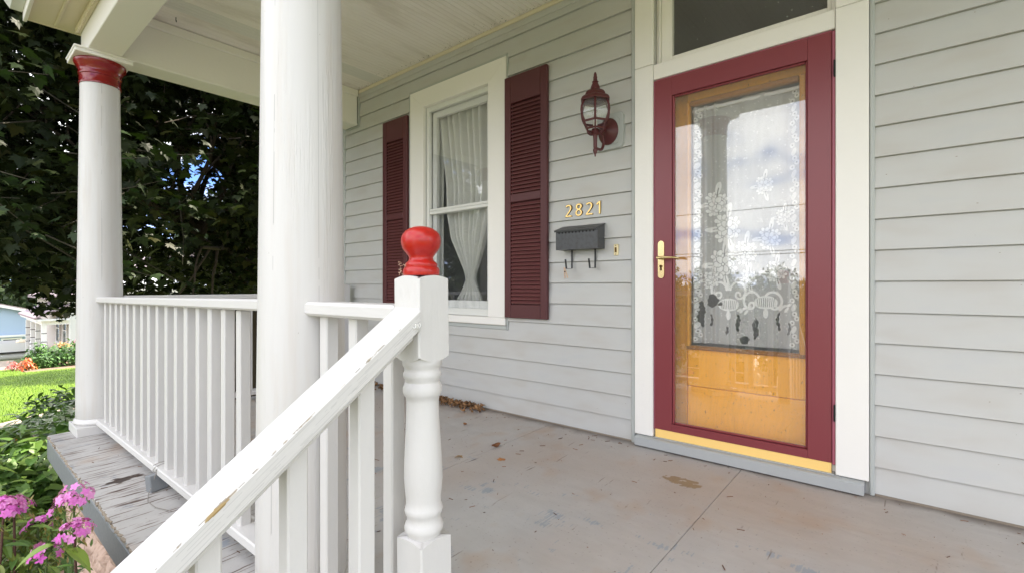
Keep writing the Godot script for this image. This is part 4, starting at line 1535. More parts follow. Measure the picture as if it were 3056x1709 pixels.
func build_newel() -> void:
	var o := thing("newel_post", "white turned newel post with red ball finial at the top of the steps", "newel post", Vector3(-0.858, deck_y(1.925), 1.925))
	o.rotation = Vector3(0.0, 0.0, 0.016)
	var y0 := 0.058
	var h := 0.0445
	var g := Geo.new()
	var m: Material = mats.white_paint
	# square blocks with turned shoulders: each is a square section cut by the lathe
	block(g, h, -0.002, 0.348 + y0, 0.0, 0.006)
	put("base_block", g, m, o)
	g = Geo.new()
	var pr := []
	for e in [[0.345, 0.036], [0.353, 0.0385], [0.36, 0.043], [0.368, 0.0442], [0.376, 0.041], [0.381, 0.0385], [0.388, 0.0378], [0.393, 0.0385], [0.398, 0.0412], [0.405, 0.0432], [0.412, 0.0418], [0.418, 0.0395], [0.43, 0.0392], [0.45, 0.0415], [0.475, 0.0434], [0.5, 0.043], [0.52, 0.0424], [0.56, 0.0402], [0.6, 0.038], [0.63, 0.037], [0.65, 0.0366], [0.66, 0.038], [0.664, 0.042], [0.672, 0.0442], [0.682, 0.0442], [0.689, 0.0415], [0.694, 0.0382], [0.7, 0.039], [0.705, 0.0425], [0.713, 0.0435], [0.718, 0.041], [0.722, 0.0395], [0.727, 0.0405], [0.733, 0.0445], [0.742, 0.0455], [0.75, 0.0445], [0.757, 0.042]]:
		pr.append(Vector2(e[1], e[0] + y0))
	g.lathe(Transform3D.IDENTITY, pr, 40)
	put("turning", g, m, o)
	g = Geo.new()
	block(g, h, 0.742 + y0, 0.934 + y0, 0.012, 0.008)
	put("upper_block", g, m, o)
	g = Geo.new()
	pr = []
	for e in [[0.934, 0.038], [0.936, 0.0408], [0.942, 0.042], [0.948, 0.0412], [0.9525, 0.0385], [0.954, 0.0362], [0.957, 0.0365], [0.96, 0.0368], [0.963, 0.035], [0.967, 0.030], [0.971, 0.0277], [0.975, 0.0275], [0.979, 0.029], [0.984, 0.0328], [0.99, 0.0378], [0.998, 0.0425], [1.006, 0.0448], [1.013, 0.0454], [1.021, 0.0446], [1.029, 0.0415], [1.036, 0.0355], [1.042, 0.0262], [1.0455, 0.015], [1.0465, 0.0]]:
		pr.append(Vector2(e[1], e[0] + y0))
	g.lathe(Transform3D.IDENTITY, pr, 40)
	put("finial", g, mats.finial_red, o).set_meta("label", "worn red ball finial")


# a square block whose ends the lathe has rounded: low at the corners by the given amounts
func block(g: Geo, h: float, y0: float, y1: float, dip0: float, dip1: float) -> void:
	var b := 0.0035
	for s in 4:
		var t := Transform3D(Basis(Vector3.UP, PI / 2 * s), Vector3.ZERO)
		var n := 10
		for i in n:
			var p := []
			for e in [[i, 0], [i + 1, 0], [i + 1, 1], [i, 1]]:
				var q := lerpf(-h + b, h - b, float(e[0]) / n)
				var f: float = clampf((Vector2(q, h).length() - h) / (h * 0.4142), 0.0, 1.0)
				p.append(t * Vector3(q, (y0 + dip0 * f) if e[1] == 0 else (y1 - dip1 * f), h))
			g.quad(p[0], p[1], p[2], p[3], t.basis * Vector3.BACK)
			for e in [[0, 1, y0, Vector3.DOWN], [3, 2, y1, Vector3.UP]]:
				var c := Vector3(0, e[2], 0)
				var nn: Vector3 = (t.basis * Vector3(0, 1.0 if e[3].y > 0 else -1.0, 0.45)).normalized()
				g.tri(p[e[0]], p[e[1]], c, nn, nn, e[3])
		var c0 := t * Vector3(h - b, 0, h)
		var c1 := t * Vector3(h, 0, h - b)
		var d0 := Vector3(0, y0 + dip0, 0)
		var d1 := Vector3(0, y1 - dip1, 0)
		g.quad(c0 + d0, c1 + d0, c1 + d1, c0 + d1, (t.basis * Vector3(1, 0, 1)).normalized())
		g.tri(c0 + d1, c1 + d1, Vector3(0, y1, 0), Vector3.UP, Vector3.UP, Vector3.UP)
		g.tri(c0 + d0, c1 + d0, Vector3(0, y0, 0), Vector3.DOWN, Vector3.DOWN, Vector3.DOWN)


func build_handrail() -> void:
	var o := thing("stair_handrail", "sloping white stair handrail with paint peeling along its edge", "handrail")
	var x := -0.868
	var a := Vector3(x, 0.8395, 1.9695)
	var dir := Vector3(0, -0.736, 1.0).normalized()
	var up := Vector3(0, 1.0, 0.736).normalized()
	var L := 1.75
	var w := 0.0455
	var t := 0.0385
	# top, side, bottom, side as one band so that the worn paint runs over the edge
	var prof := [[Vector2(-w + 0.004, t / 2), Vector2(w - 0.005, t / 2), 0.0, 0.34, Vector2(0, 1)], [Vector2(w - 0.005, t / 2), Vector2(w, t / 2 - 0.005), 0.34, 0.36, Vector2(1, 1)], [Vector2(w, t / 2 - 0.005), Vector2(w, -t / 2 + 0.003), 0.36, 0.5, Vector2(1, 0)], [Vector2(w, -t / 2 + 0.003), Vector2(w - 0.003, -t / 2), 0.5, 0.52, Vector2(1, -1)], [Vector2(w - 0.003, -t / 2), Vector2(-w + 0.003, -t / 2), 0.52, 0.8, Vector2(0, -1)], [Vector2(-w + 0.003, -t / 2), Vector2(-w, -t / 2 + 0.003), 0.8, 0.82, Vector2(-1, -1)], [Vector2(-w, -t / 2 + 0.003), Vector2(-w, t / 2 - 0.004), 0.82, 0.98, Vector2(-1, 0)], [Vector2(-w, t / 2 - 0.004), Vector2(-w + 0.004, t / 2), 0.98, 1.0, Vector2(-1, 1)]]
	var g := Geo.new()
	for e in prof:
		var n := 24
		for k in n:
			var s0 := L * k / n
			var s1 := L * (k + 1) / n
			var q := []
			for c in [[e[0], s0], [e[0], s1], [e[1], s1], [e[1], s0]]:
				# cut plumb against the post
				var ss: float = c[1]
				var p: Vector3 = a + Vector3(c[0].x, 0, 0) + up * c[0].y
				if ss == 0.0:
					p += dir * ((1.9695 - p.z) / dir.z)
				else:
					p += dir * ss
				q.append(p)
			var nn: Vector3 = (Vector3(e[4].x, 0, 0) + up * e[4].y).normalized()
			g.quad(q[0], q[1], q[2], q[3], nn, [Vector2(s0 / 1.7, e[2]), Vector2(s1 / 1.7, e[2]), Vector2(s1 / 1.7, e[3]), Vector2(s0 / 1.7, e[3])])
	put("rail", g, mats.handrail_paint, o)
	g = Geo.new()
	var c0 := a - up * (t / 2 + 0.0085)
	c0 += dir * ((1.972 - c0.z) / dir.z)
	g.beam(c0, c0 + dir * (L - 0.02), 0.046, 0.0165, 0.002, up)
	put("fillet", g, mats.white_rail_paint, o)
	for k in 7:
		var z := 2.083 + 0.1415 * k
		var under := a + dir * ((z - a.z) / dir.z) - up * (t / 2 + 0.017)
		var top := under.y
		g = Geo.new()
		var bot := -0.262 - 0.19 * floorf((z - 2.16) / 0.27) if z > 2.18 else deck_y(z)
		for p in [0]:
			g.span(Vector3(x - 0.019, bot, z - 0.019), Vector3(x + 0.019, top + 0.012, z + 0.019), 0.0035)
		for i in g.v.size():
			if g.v[i].y > top - 0.05:
				g.v[i].y = minf(g.v[i].y, top - 0.736 * (g.v[i].z - z))
		put("baluster", g, mats.white_paint, o)
	# a twist of wire holding the rail to the post
	g = Geo.new()
	var wire := PackedVector3Array()
	for k in 14:
		var an := k * 1.3
		wire.append(Vector3(x + w + 0.003 + 0.004 * sin(an), 0.826 + 0.005 * cos(an), 1.974 + 0.0012 * k))
	g.tube(wire, 0.0014, 5)
	put("wire_twist", g, mats.aluminium_white, o)


# ---------------------------------------------------------------- ground, plants, trees
func ground_sheet(curve: Callable, lift: float, n := 24) -> Geo:
	var g := Geo.new()
	g.sheet(func(u: float, v: float) -> Vector3:
		var p: Vector2 = curve.call(u, v)
		return Vector3(p.x, ground_y(p.x, p.y) + lift, p.y), n, n, Vector3.UP)
	return g


func ground_strip(x0: float, x1: float, z0: float, z1: float, lift: float, n := 24) -> Geo:
	return ground_sheet(func(u: float, v: float) -> Vector2: return Vector2(lerpf(x0, x1, u), lerpf(z0, z1, v)), lift, n)


func path_x(z: float) -> float:
	return ramp(z, [[-6.0, -16.0], [-1.0, -14.6], [1.45, -12.42], [1.95, -11.95], [4.0, -11.0], [12.0, -10.5]])


func build_ground() -> void:
	var g := Geo.new()
	var xs := []
	for k in 97:
		var s := (k - 48) / 48.0
		xs.append(-8.0 + signf(s) * (absf(s) * 26.0 + pow(absf(s), 4.0) * 160.0))
	g.sheet(func(u: float, v: float) -> Vector3:
		var x: float = xs[roundi(u * 96.0)]
		var z: float = xs[roundi(v * 96.0)] + 10.0
		return Vector3(x, ground_y(x, z), z), 96, 96, Vector3.UP)
	setting("ground", g, mats.lawn)
	setting("path", ground_sheet(func(u: float, v: float) -> Vector2:
		var z := lerpf(-6.0, 12.0, v)
		return Vector2(path_x(z) + lerpf(-0.45, 0.45, u), z), 0.03, 36), mats.concrete)
	setting("pavement", ground_strip(-90, 60, 12.6, 14.0, 0.02, 60), mats.concrete)
	setting("road", ground_strip(-90, 60, 15.5, 22.5, 0.012, 60), mats.asphalt)
	var walk := ground_sheet(func(u: float, v: float) -> Vector2:
		return Vector2(lerpf(-38.5, -30.6, u), lerpf(-0.1 + 0.25 * sin(u * 3.0), 9.0, v)), 0.02)
	setting("neighbour_path", walk, mats.concrete)
	setting("flower_bed_soil", ground_sheet(func(u: float, v: float) -> Vector2:
		return Vector2(lerpf(-33.0, -27.2, u), lerpf(-2.4, 0.35, v)), 0.03, 16), mats.soil)
	setting("planting_bed", ground_sheet(func(u: float, v: float) -> Vector2:
		return Vector2(lerpf(-9.6, -0.9, u), lerpf(0.3 if u < 0.5 else 2.0, 3.6, v)), 0.025, 16), mats.soil)
	setting("front_walk", ground_strip(-0.95, 0.8, 3.31, 12.5, 0.022, 20), mats.concrete)
	# grass: blades over the lawn that the porch looks on to
	var b := Geo.new()
	for k in 5:
		var a := k * 1.3
		var d := Vector3(cos(a), 0, sin(a))
		var s := Vector3(-d.z, 0, d.x) * 0.006
		var c := d * 0.02
		var tip := d * (0.05 + 0.02 * (k % 3)) + Vector3(0, 0.06 + 0.012 * (k % 2), 0)
		var nn := (Vector3.UP + d * 0.4).normalized()
		b.tri(c - s, c + s, tip, nn, nn, nn)
	var r := RandomNumberGenerator.new()
	r.seed = 12
	var places := []
	while places.size() < 70000:
		var x := r.randf_range(-30.0, -9.0)
		var z := r.randf_range(-2.5, 4.0) if r.randf() < 0.75 else r.randf_range(-6, 9)
		if x < -27.0 and z < 0.5:
			continue
		if absf(x - path_x(z)) < 0.5:
			continue
		var t := Transform3D(Basis(Vector3.UP, r.randf() * TAU).scaled(Vector3.ONE * r.randf_range(0.7, 1.5)), Vector3(x, ground_y(x, z), z))
		places.append(t)
	var tints := []
	for k in 64:
		tints.append(Color(0.2, 0.33, 0.03) * r.randf_range(0.75, 1.3) + Color(0.07, 0.04, 0.0) * (r.randf() if k % 5 == 0 else 0.0))
	tag(scatter("grass", b.mesh(), mats.plant_leaf, places, tints, self), "short sunlit grass of the lawn beyond the porch", "grass")


func maple_leaf(bend: float, tint := Color.WHITE) -> ArrayMesh:
	var o := [[0.0, 0.0], [0.12, -0.06], [0.34, -0.16], [0.3, 0.02], [0.56, 0.12], [0.42, 0.2], [0.5, 0.38], [0.26, 0.34], [0.2, 0.52], [0.12, 0.62], [0.0, 0.9]]
	var pts := []
	for q in o:
		pts.append(Vector2(q[0], q[1]))
	for k in range(o.size() - 2, 0, -1):
		pts.append(Vector2(-o[k][0], o[k][1]))
	var g := Geo.new()
	g.tint = tint
	var lift := func(q: Vector2) -> Vector3:
		return Vector3(q.x, -bend * (q.x * q.x * 1.6 + q.y * q.y * 0.5), q.y)
	var c: Vector3 = lift.call(Vector2(0, 0.16))
	for k in pts.size():
		var a: Vector3 = lift.call(pts[k])
		var b: Vector3 = lift.call(pts[(k + 1) % pts.size()])
		var nn := (a - c).cross(b - c).normalized()
		if nn.y < 0.0:
			nn = -nn
		nn = (nn + Vector3.UP * 0.6).normalized()
		g.tri(c, a, b, nn, nn, nn)
	g.tube(PackedVector3Array([Vector3(0, 0, 0.0), Vector3(0.02, -0.05, -0.25), Vector3(0, -0.12, -0.5)]), 0.008, 3, false)
	return g.mesh()


func blade_leaf(wide: float, droop: float, fold := 0.25, n := 5) -> ArrayMesh:      # a pointed leaf of length one along z
	var g := Geo.new()
	for s in [-1.0, 1.0]:
		g.sheet(func(u: float, v: float) -> Vector3:
			var w: float = wide * sin(PI * pow(v, 0.8)) * (1.0 - v * 0.15)
			return Vector3(s * u * w, fold * u * w - droop * v * v, v * (1.0 - 0.2 * droop * v)), 2, n, Vector3.UP)
	return g.mesh()


func branch(g: Geo, p: Vector3, d: Vector3, len_: float, rad: float, depth: int, r: RandomNumberGenerator, tips: Array) -> void:
	var pts := PackedVector3Array([p])
	var radii := [rad]
	var q := p
	var n := 6
	for k in n:
		d = (d + Vector3(r.randf_range(-0.22, 0.22), r.randf_range(-0.12, 0.16), r.randf_range(-0.22, 0.22))).normalized()
		q += d * len_ / n
		pts.append(q)
		radii.append(rad * (1.0 - 0.62 * (k + 1) / n))
		if depth > 0 and k >= 1:
			var side := d.cross(Vector3(r.randf_range(-1, 1), r.randf_range(-1, 1), r.randf_range(-1, 1))).normalized()
			branch(g, q, (d * 0.55 + side * 0.85).normalized(), len_ * r.randf_range(0.45, 0.65), radii[-1] * 0.65, depth - 1, r, tips)
	tips.append(q)
	g.tube(pts, radii, 6 if rad < 0.06 else 10, false)


func build_maple() -> void:
	var r := RandomNumberGenerator.new()
	r.seed = 77
	var base := Vector3(-8.9, ground_y(-8.9, -0.95), -0.95)
	var tree := thing("maple_tree", "large dark maple tree whose crown fills the view left of the porch", "tree", base)
	var g := Geo.new()
	g.tube(PackedVector3Array([Vector3(0, -0.3, 0), Vector3(0, 0.1, 0), Vector3(0.03, 0.9, 0.02), Vector3(0.0, 2.2, 0.08), Vector3(0.05, 3.4, 0.15), Vector3(0.0, 5.0, 0.3), Vector3(0.05, 6.5, 0.4)]), [0.52, 0.38, 0.31, 0.28, 0.24, 0.16, 0.06], 14)
	put("trunk", g, mats.bark, tree)
	var tips := []
	for e in [[2.4, 0.5, 2.9], [2.9, 1.7, 3.2], [3.2, 2.6, 3.0], [3.0, -0.6, 3.0], [3.8, 1.1, 3.0], [4.2, -1.8, 2.6], [4.4, 3.4, 2.6], [4.9, 0.2, 2.4], [5.2, 2.0, 2.2], [2.6, 2.2, 3.2]]:
		g = Geo.new()
		var an: float = e[1]
		branch(g, Vector3(0.02, e[0], 0.1), Vector3(cos(an), 0.28, sin(an)).normalized(), e[2], 0.1, 2, r, tips)
		put("limb", g, mats.bark, tree)
	# leaves through the crown; kept clear of the porch
	var c := Vector3(-8.6, 3.95, 0.75) - base
	var rad := Vector3(3.9, 3.55, 4.3)
	var lumps := noise(78, 0.42, 3)
	var gap := noise(79, 0.8, 2)
	var leaf := maple_leaf(0.22)
	var places := []
	var tints := []
	while places.size() < 82000:
		var q := Vector3(r.randf_range(-1.25, 1.25), r.randf_range(-1.1, 1.25), r.randf_range(-1.25, 1.25))
		var p := c + q * rad
		var w := p + base
		if q.length() > 1.0 + 0.3 * lumps.get_noise_3dv(w * 1.4):
			continue
		if w.x > -4.95 or (w.x > -5.6 and w.z < 2.1 and w.y > 2.2):
			continue
		if w.y < 0.62 + 0.35 * lumps.get_noise_3dv(w * 3.0):
			continue
		if gap.get_noise_3dv(w) < -0.32:
			continue
		# two tunnels cut along the line of sight to show sky, and small chinks
		var rag := 1.0 + 0.8 * gap.get_noise_3dv(w * 2.2)
		var t1 := clampf((-4.7 - w.x) / 8.0, 0.0, 1.0)
		if Vector3(-4.69, 1.91, 1.2).lerp(Vector3(-12.66, 3.61, -1.23), t1).distance_to(w) < lerpf(0.26, 0.68, t1) * rag and r.randf() < 0.92:
			continue
		if Vector3(-4.76, 1.41, 1.18).lerp(Vector3(-12.84, 2.26, -1.29), t1).distance_to(w) < lerpf(0.13, 0.34, t1) * rag and r.randf() < 0.88:
			continue
		if gap.get_noise_2d(w.z * 9.0, w.y * 9.0) > 0.5 and r.randf() < 0.9:
			continue
		var tr := Transform3D(Basis.from_euler(Vector3(r.randf_range(-0.2, 1.3), r.randf() * TAU, r.randf_range(-0.7, 0.7))).scaled(Vector3.ONE * r.randf_range(0.085, 0.14)), p)
		places.append(tr)
	for k in 200:
		var shade := r.randf_range(0.7, 1.25)
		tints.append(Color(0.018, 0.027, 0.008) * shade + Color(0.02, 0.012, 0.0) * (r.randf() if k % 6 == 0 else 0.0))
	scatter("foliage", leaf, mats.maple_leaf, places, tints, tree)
	# nearest sprays, leaf by leaf
	var kinds := []
	for k in 6:
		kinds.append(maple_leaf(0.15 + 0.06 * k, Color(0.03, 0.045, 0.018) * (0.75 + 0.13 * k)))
	var count := 0
	for k in 26:
		var o := Vector3(r.randf_range(-6.6, -5.3), r.randf_range(0.75, 2.6), r.randf_range(1.0, 2.75))
		var d := Vector3(r.randf_range(-0.3, 0.8), r.randf_range(-0.5, 0.15), r.randf_range(-0.6, 0.6)).normalized()
		var twig := Geo.new()
		var pts := PackedVector3Array([o - base - d * 0.5 + Vector3(-0.25, 0.12, 0), o - base, o - base + d * 0.28])
		twig.tube(pts, [0.008, 0.005, 0.002], 5, false)
		put("twig", twig, mats.twig, tree)
		for j in 8:
			var p := o + d * (j * 0.04 - 0.05) + Vector3(r.randf_range(-0.09, 0.09), r.randf_range(-0.08, 0.05), r.randf_range(-0.09, 0.09))
			if p.x > -5.0:
				continue
			var b := Basis.from_euler(Vector3(r.randf_range(0.2, 1.2), r.randf() * TAU, r.randf_range(-0.5, 0.5))).scaled(Vector3.ONE * r.randf_range(0.08, 0.13))
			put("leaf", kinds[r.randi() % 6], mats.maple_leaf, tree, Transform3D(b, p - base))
			count += 1


func far_tree(label: String, at_: Vector3, h: float, wide: float, tint: Color, seed_: int, n := 5000, leaf_size := 0.4) -> void:
	var r := RandomNumberGenerator.new()
	r.seed = seed_
	var tree := thing("background_tree", label, "tree", at_, "trees beyond the yard")
	var g := Geo.new()
	g.tube(PackedVector3Array([Vector3(0, -0.5, 0), Vector3(0.1, h * 0.3, 0), Vector3(0, h * 0.6, 0.1), Vector3(0.05, h * 0.88, 0)]), [wide * 0.07, wide * 0.055, wide * 0.035, 0.03], 8)
	put("trunk", g, mats.bark, tree)
	var lump := noise(seed_, 1.1, 3)
	var places := []
	while places.size() < n:
		var q := Vector3(r.randf_range(-1.3, 1.3), r.randf_range(-1.1, 1.2), r.randf_range(-1.3, 1.3))
		if q.length() > 0.95 + 0.5 * lump.get_noise_3dv(q * 1.3) or q.length() < 0.35:
			continue
		if lump.get_noise_3dv(q * 2.6 + Vector3(9, 0, 0)) < -0.2:
			continue
		places.append(spin(Vector3(q.x * wide, h * 0.62 + q.y * h * 0.4, q.z * wide), leaf_size * r.randf_range(0.6, 1.3), r))
	var tints := []
	for k in 40:
		tints.append(tint * r.randf_range(0.65, 1.3))
	scatter("crown", blade_leaf(0.34, 0.2, 0.1, 2), mats.plant_leaf, places, tints, tree)


# one phlox: dark stems, paired leaves, domed heads of five-petalled flowers
func phlox(label: String, foot: Vector3, stems: Array, r: RandomNumberGenerator) -> void:
	var o := thing("phlox_plant", label, "flowering plant", foot, "pink phlox beside the porch")
	var leaf := blade_leaf(0.15, 0.25, 0.3)
	var floret := Geo.new()
	for k in 5:
		var a := TAU * k / 5.0
		floret.sheet(func(u: float, v: float) -> Vector3:
			var w: float = 0.62 * sin(PI * minf(0.93, 0.1 + v * 0.86)) * (u - 0.5) * 1.15
			return Vector3(sin(a) * v + cos(a) * w, 0.22 * v - 0.28 * v * v + 0.1 * absf(u - 0.5), cos(a) * v - sin(a) * w), 2, 3, Vector3.UP)
	floret.tube(PackedVector3Array([Vector3(0, 0.0, 0), Vector3(0, -0.9, 0)]), 0.07, 4, false)
	var fm := floret.mesh()
	for s in stems:
		var top: Vector3 = s[0] - foot
		var root := Vector3(s[1], -0.05, s[2])
		var pts := PackedVector3Array()
		for k in 9:
			var t := k / 8.0
			pts.append(root.lerp(top, t) + Vector3(sin(t * PI) * 0.05, 0, cos(t * 5.0) * 0.008))
		var g := Geo.new()
		g.tube(pts, [0.006, 0.006, 0.0055, 0.005, 0.005, 0.0045, 0.004, 0.0035, 0.003], 6)
		put("stem", g, mats.dark_stem if s[4] else mats.stem, o)
		var leaves := []
		for k in range(1, 8):
			for e in [0, 1]:
				for extra in 2:
					var t := (k + 0.4 * extra) / 8.2
					var p: Vector3 = pts[int(t * 8.0)].lerp(pts[mini(8, int(t * 8.0) + 1)], fposmod(t * 8.0, 1.0))
					var yaw: float = k * 1.57 + e * PI + extra * 0.8 + r.randf_range(-0.4, 0.4)
					var b := Basis(Vector3.UP, yaw) * Basis(Vector3.RIGHT, r.randf_range(-0.45, 0.25))
					leaves.append(Transform3D(b.scaled(Vector3.ONE * r.randf_range(0.07, 0.13) * (1.15 - 0.5 * t)), p))
		var greens := []
		for k in 12:
			greens.append(Color(0.085, 0.17, 0.04) * r.randf_range(0.6, 1.5) + Color(0.03, 0.03, 0.0) * r.randf())
		scatter("leaves", leaf, mats.plant_leaf, leaves, greens, o)
		if s[3] > 0:
			var fl := []
			var pinks := []
			for k in s[3]:
				var a := r.randf() * TAU
				var q := sqrt(r.randf())
				var dir := Vector3(cos(a) * q, 0.75 - 0.45 * q, sin(a) * q).normalized()
				var p := top + Vector3(cos(a) * q * 0.046, 0.03 * (1.0 - q * q) + r.randf_range(-0.014, 0.01), sin(a) * q * 0.046)
				var y := dir
				var x := y.cross(Vector3(0.2, 0.1, 1)).normalized()
				fl.append(Transform3D(Basis(x, y, x.cross(y)).rotated(y, r.randf() * TAU).rotated(x, r.randf_range(-0.5, 0.5)).scaled(Vector3.ONE * r.randf_range(0.012, 0.0155)), p))
				pinks.append(Color(0.7, 0.11, 0.54).lerp(Color(0.84, 0.34, 0.7), r.randf()))
			scatter("flower_head", fm, mats.petal, fl, pinks, o)
		# buds and calyxes under the head
		var buds := []
		for k in 26:
			var a := r.randf() * TAU
			var q := sqrt(r.randf()) * 0.05
			var b := Basis(Vector3.UP, a) * Basis(Vector3.RIGHT, -1.0 + r.randf_range(-0.5, 0.4))
			buds.append(Transform3D(b.scaled(Vector3.ONE * r.randf_range(0.022, 0.045)), top + Vector3(cos(a) * q, -0.02 - r.randf() * 0.05, sin(a) * q)))
		scatter("buds", blade_leaf(0.12, 0.1, 0.4, 3), mats.plant_leaf, buds, [Color(0.2, 0.24, 0.05), Color(0.12, 0.2, 0.05), Color(0.28, 0.22, 0.06)], o)


func clump(called: String, label: String, category: String, c: Vector3, size: Vector3, leaf: Mesh, leaf_size: float, n: int, tints: Array, seed_: int, group := "", hang := 0.6, stems := true) -> Node3D:
	var r := RandomNumberGenerator.new()
	r.seed = seed_
	var o := thing(called, label, category, c, group)
	var places := []
	var lump := noise(seed_ + 5, 1.6, 3)
	while places.size() < n:
		var a := r.randf() * TAU
		var q := sqrt(r.randf())
		var y := sqrt(maxf(0.0, 1.0 - q * q)) * r.randf_range(0.35, 1.0)
		var p := Vector3(cos(a) * q * size.x, y * size.y, sin(a) * q * size.z)
		p *= 1.0 + 0.35 * lump.get_noise_3dv(p * 2.0 / maxf(size.y, 0.2))
		var b := Basis(Vector3.UP, r.randf() * TAU) * Basis(Vector3.RIGHT, r.randf_range(-0.5, hang))
		places.append(Transform3D(b.scaled(Vector3.ONE * leaf_size * r.randf_range(0.6, 1.3)), p))
	if stems:
		var g := Geo.new()
		for k in 14:
			var p: Vector3 = places[k * (n / 14)].origin
			g.tube(PackedVector3Array([Vector3(p.x * 0.2, -0.1, p.z * 0.2), Vector3(p.x * 0.55, p.y * 0.6, p.z * 0.55), p]), [0.006 + 0.004 * size.y, 0.004, 0.002], 5, false)
		put("stems", g, mats.stem, o)
	scatter("leaves", leaf, mats.plant_leaf, places, tints, o)
	return o


func heart_leaf() -> ArrayMesh:
	var g := Geo.new()
	for s in [-1.0, 1.0]:
		g.sheet(func(u: float, v: float) -> Vector3:
			var w: float = 0.46 * pow(1.0 - v, 0.7) * (1.0 + 0.6 * v) * (0.75 + 0.25 * minf(1.0, v * 6.0))
			return Vector3(s * u * w, 0.12 * u - 0.3 * v * v, v - 0.14 * u * (1.0 - v)), 2, 4, Vector3.UP)
	return g.mesh()


func build_plants() -> void:
	var r := RandomNumberGenerator.new()
	r.seed = 31
	# the phlox at the corner of the steps
	phlox("pink phlox with the highest flower head, beside the stone footing", Vector3(-2.15, -0.85, 2.4), [[Vector3(-2.035, 0.255, 2.36), 0.02, 0.03, 14, false], [Vector3(-2.15, 0.19, 2.37), -0.05, 0.0, 30, false], [Vector3(-1.965, 0.165, 2.37), 0.08, -0.02, 30, true]], r)
	phlox("pink phlox with a wide flower head on a reddish stem, at the left edge", Vector3(-2.1, -0.85, 2.62), [[Vector3(-2.17, 0.225, 2.505), 0.0, 0.0, 34, true], [Vector3(-2.22, 0.21, 2.48), -0.1, -0.1, 22, true]], r)
	phlox("low phlox with a small pale flower head among green buds", Vector3(-2.25, -0.85, 2.5), [[Vector3(-2.06, 0.09, 2.42), 0.02, 0.0, 13, false], [Vector3(-2.28, 0.1, 2.42), -0.06, -0.05, 10, false], [Vector3(-2.35, 0.08, 2.38), -0.1, -0.1, 0, false], [Vector3(-2.2, 0.12, 2.36), 0.0, -0.1, 0, false]], r)
	phlox("phlox with one small flower head at the lower left corner", Vector3(-1.85, -0.85, 2.72), [[Vector3(-1.87, 0.0, 2.515), 0.0, 0.0, 15, true], [Vector3(-1.93, -0.05, 2.56), -0.1, 0.0, 10, false], [Vector3(-1.83, -0.1, 2.46), 0.05, -0.1, 0, false], [Vector3(-1.75, 0.0, 2.44), 0.08, -0.1, 0, false]], r)
	var greens := []
	for k in 30:
		greens.append(Color(0.12, 0.2, 0.04) * r.randf_range(0.45, 1.5) + Color(0.08, 0.06, 0.0) * r.randf())
	clump("leafy_plant", "bushy green foliage filling the gap between the phlox stems", "plant", Vector3(-2.35, -0.85, 2.52), Vector3(0.42, 1.06, 0.26), blade_leaf(0.13, 0.35, 0.3), 0.085, 3600, greens, 41)
	clump("leafy_plant", "broad leaved green plant beside the phlox at the foot of the stones", "plant", Vector3(-1.92, -0.85, 2.4), Vector3(0.17, 0.98, 0.12), blade_leaf(0.24, 0.4, 0.3), 0.1, 230, greens, 42)
	# the bed beyond the end of the porch
	var dark := []
	for k in 30:
		dark.append(Color(0.085, 0.165, 0.035) * r.randf_range(0.5, 1.6) + Color(0.04, 0.035, 0.0) * r.randf())
	var vine := heart_leaf()
	var spots := [[-5.2, 2.35, 0.7, 0.62, 760], [-5.9, 2.0, 0.8, 0.62, 800], [-6.6, 2.45, 0.8, 0.6, 800], [-5.15, 1.5, 0.5, 0.5, 420], [-7.3, 2.1, 0.8, 0.5, 700], [-4.95, 2.95, 0.5, 0.5, 420]]
	var says := ["dark heart leaved vine heaped against the end of the stone footing", "heart leaved vine spilling over the bed behind the porch corner", "heart leaved vine at the left edge beyond the porch corner", "low heart leaved vine close under the end railing", "farther heart leaved vine before the concrete path", "heart leaved vine nearest the pink phlox"]
	for k in spots.size():
		var s: Array = spots[k]
		clump("vine", says[k], "vine", Vector3(s[0], ground_y(s[0], s[1]) - 0.05, s[1]), Vector3(s[2], s[3], s[2] * 0.8), vine, 0.092, s[4] * 2, dark, 60 + k, "vines in the bed beside the porch", 1.0)
	var bright := []
	for k in 20:
		bright.append(Color(0.12, 0.22, 0.035) * r.randf_range(0.7, 1.3))
	clump("shrub", "light green shrub growing beside the iron plant stand", "shrub", Vector3(-9.0, ground_y(-9.0, 1.55), 1.5), Vector3(0.7, 0.75, 0.55), blade_leaf(0.24, 0.3, 0.2), 0.14, 900, bright, 71)
	var pale := [Color(0.62, 0.64, 0.5), Color(0.2, 0.32, 0.08), Color(0.16, 0.28, 0.06), Color(0.5, 0.55, 0.36)]
	clump("variegated_plant", "low plant with white edged leaves before the lawn", "plant", Vector3(-7.9, ground_y(-7.9, 1.6), 1.62), Vector3(0.55, 0.6, 0.4), blade_leaf(0.3, 0.2, 0.2), 0.085, 1100, pale, 72)
	clump("ribbon_plant", "clump of long arching striped leaves beside the column plinth", "plant", Vector3(-6.0, ground_y(-6.0, 1.5) + 0.1, 1.5), Vector3(0.28, 0.55, 0.28), blade_leaf(0.05, 0.75, 0.3, 8), 0.62, 150, [Color(0.06, 0.1, 0.05), Color(0.05, 0.085, 0.04), Color(0.4, 0.44, 0.34), Color(0.1, 0.16, 0.08)], 73, "", 0.1)
	clump("marigold", "small orange flower at the edge of the vine bed", "flower", Vector3(-6.7, -0.6, 2.1), Vector3(0.09, 0.1, 0.09), blade_leaf(0.3, 0.3, 0.1, 3), 0.06, 60, [Color(0.8, 0.3, 0.03), Color(0.7, 0.2, 0.02)], 74)
	# wrought iron plant stand
	var sp := Vector3(-9.35, 0, 1.28)
	sp.y = ground_y(sp.x, sp.z)
	var st := thing("plant_stand", "round black iron plant stand standing in the shrubs", "plant stand", sp)
	var ring := PackedVector3Array()
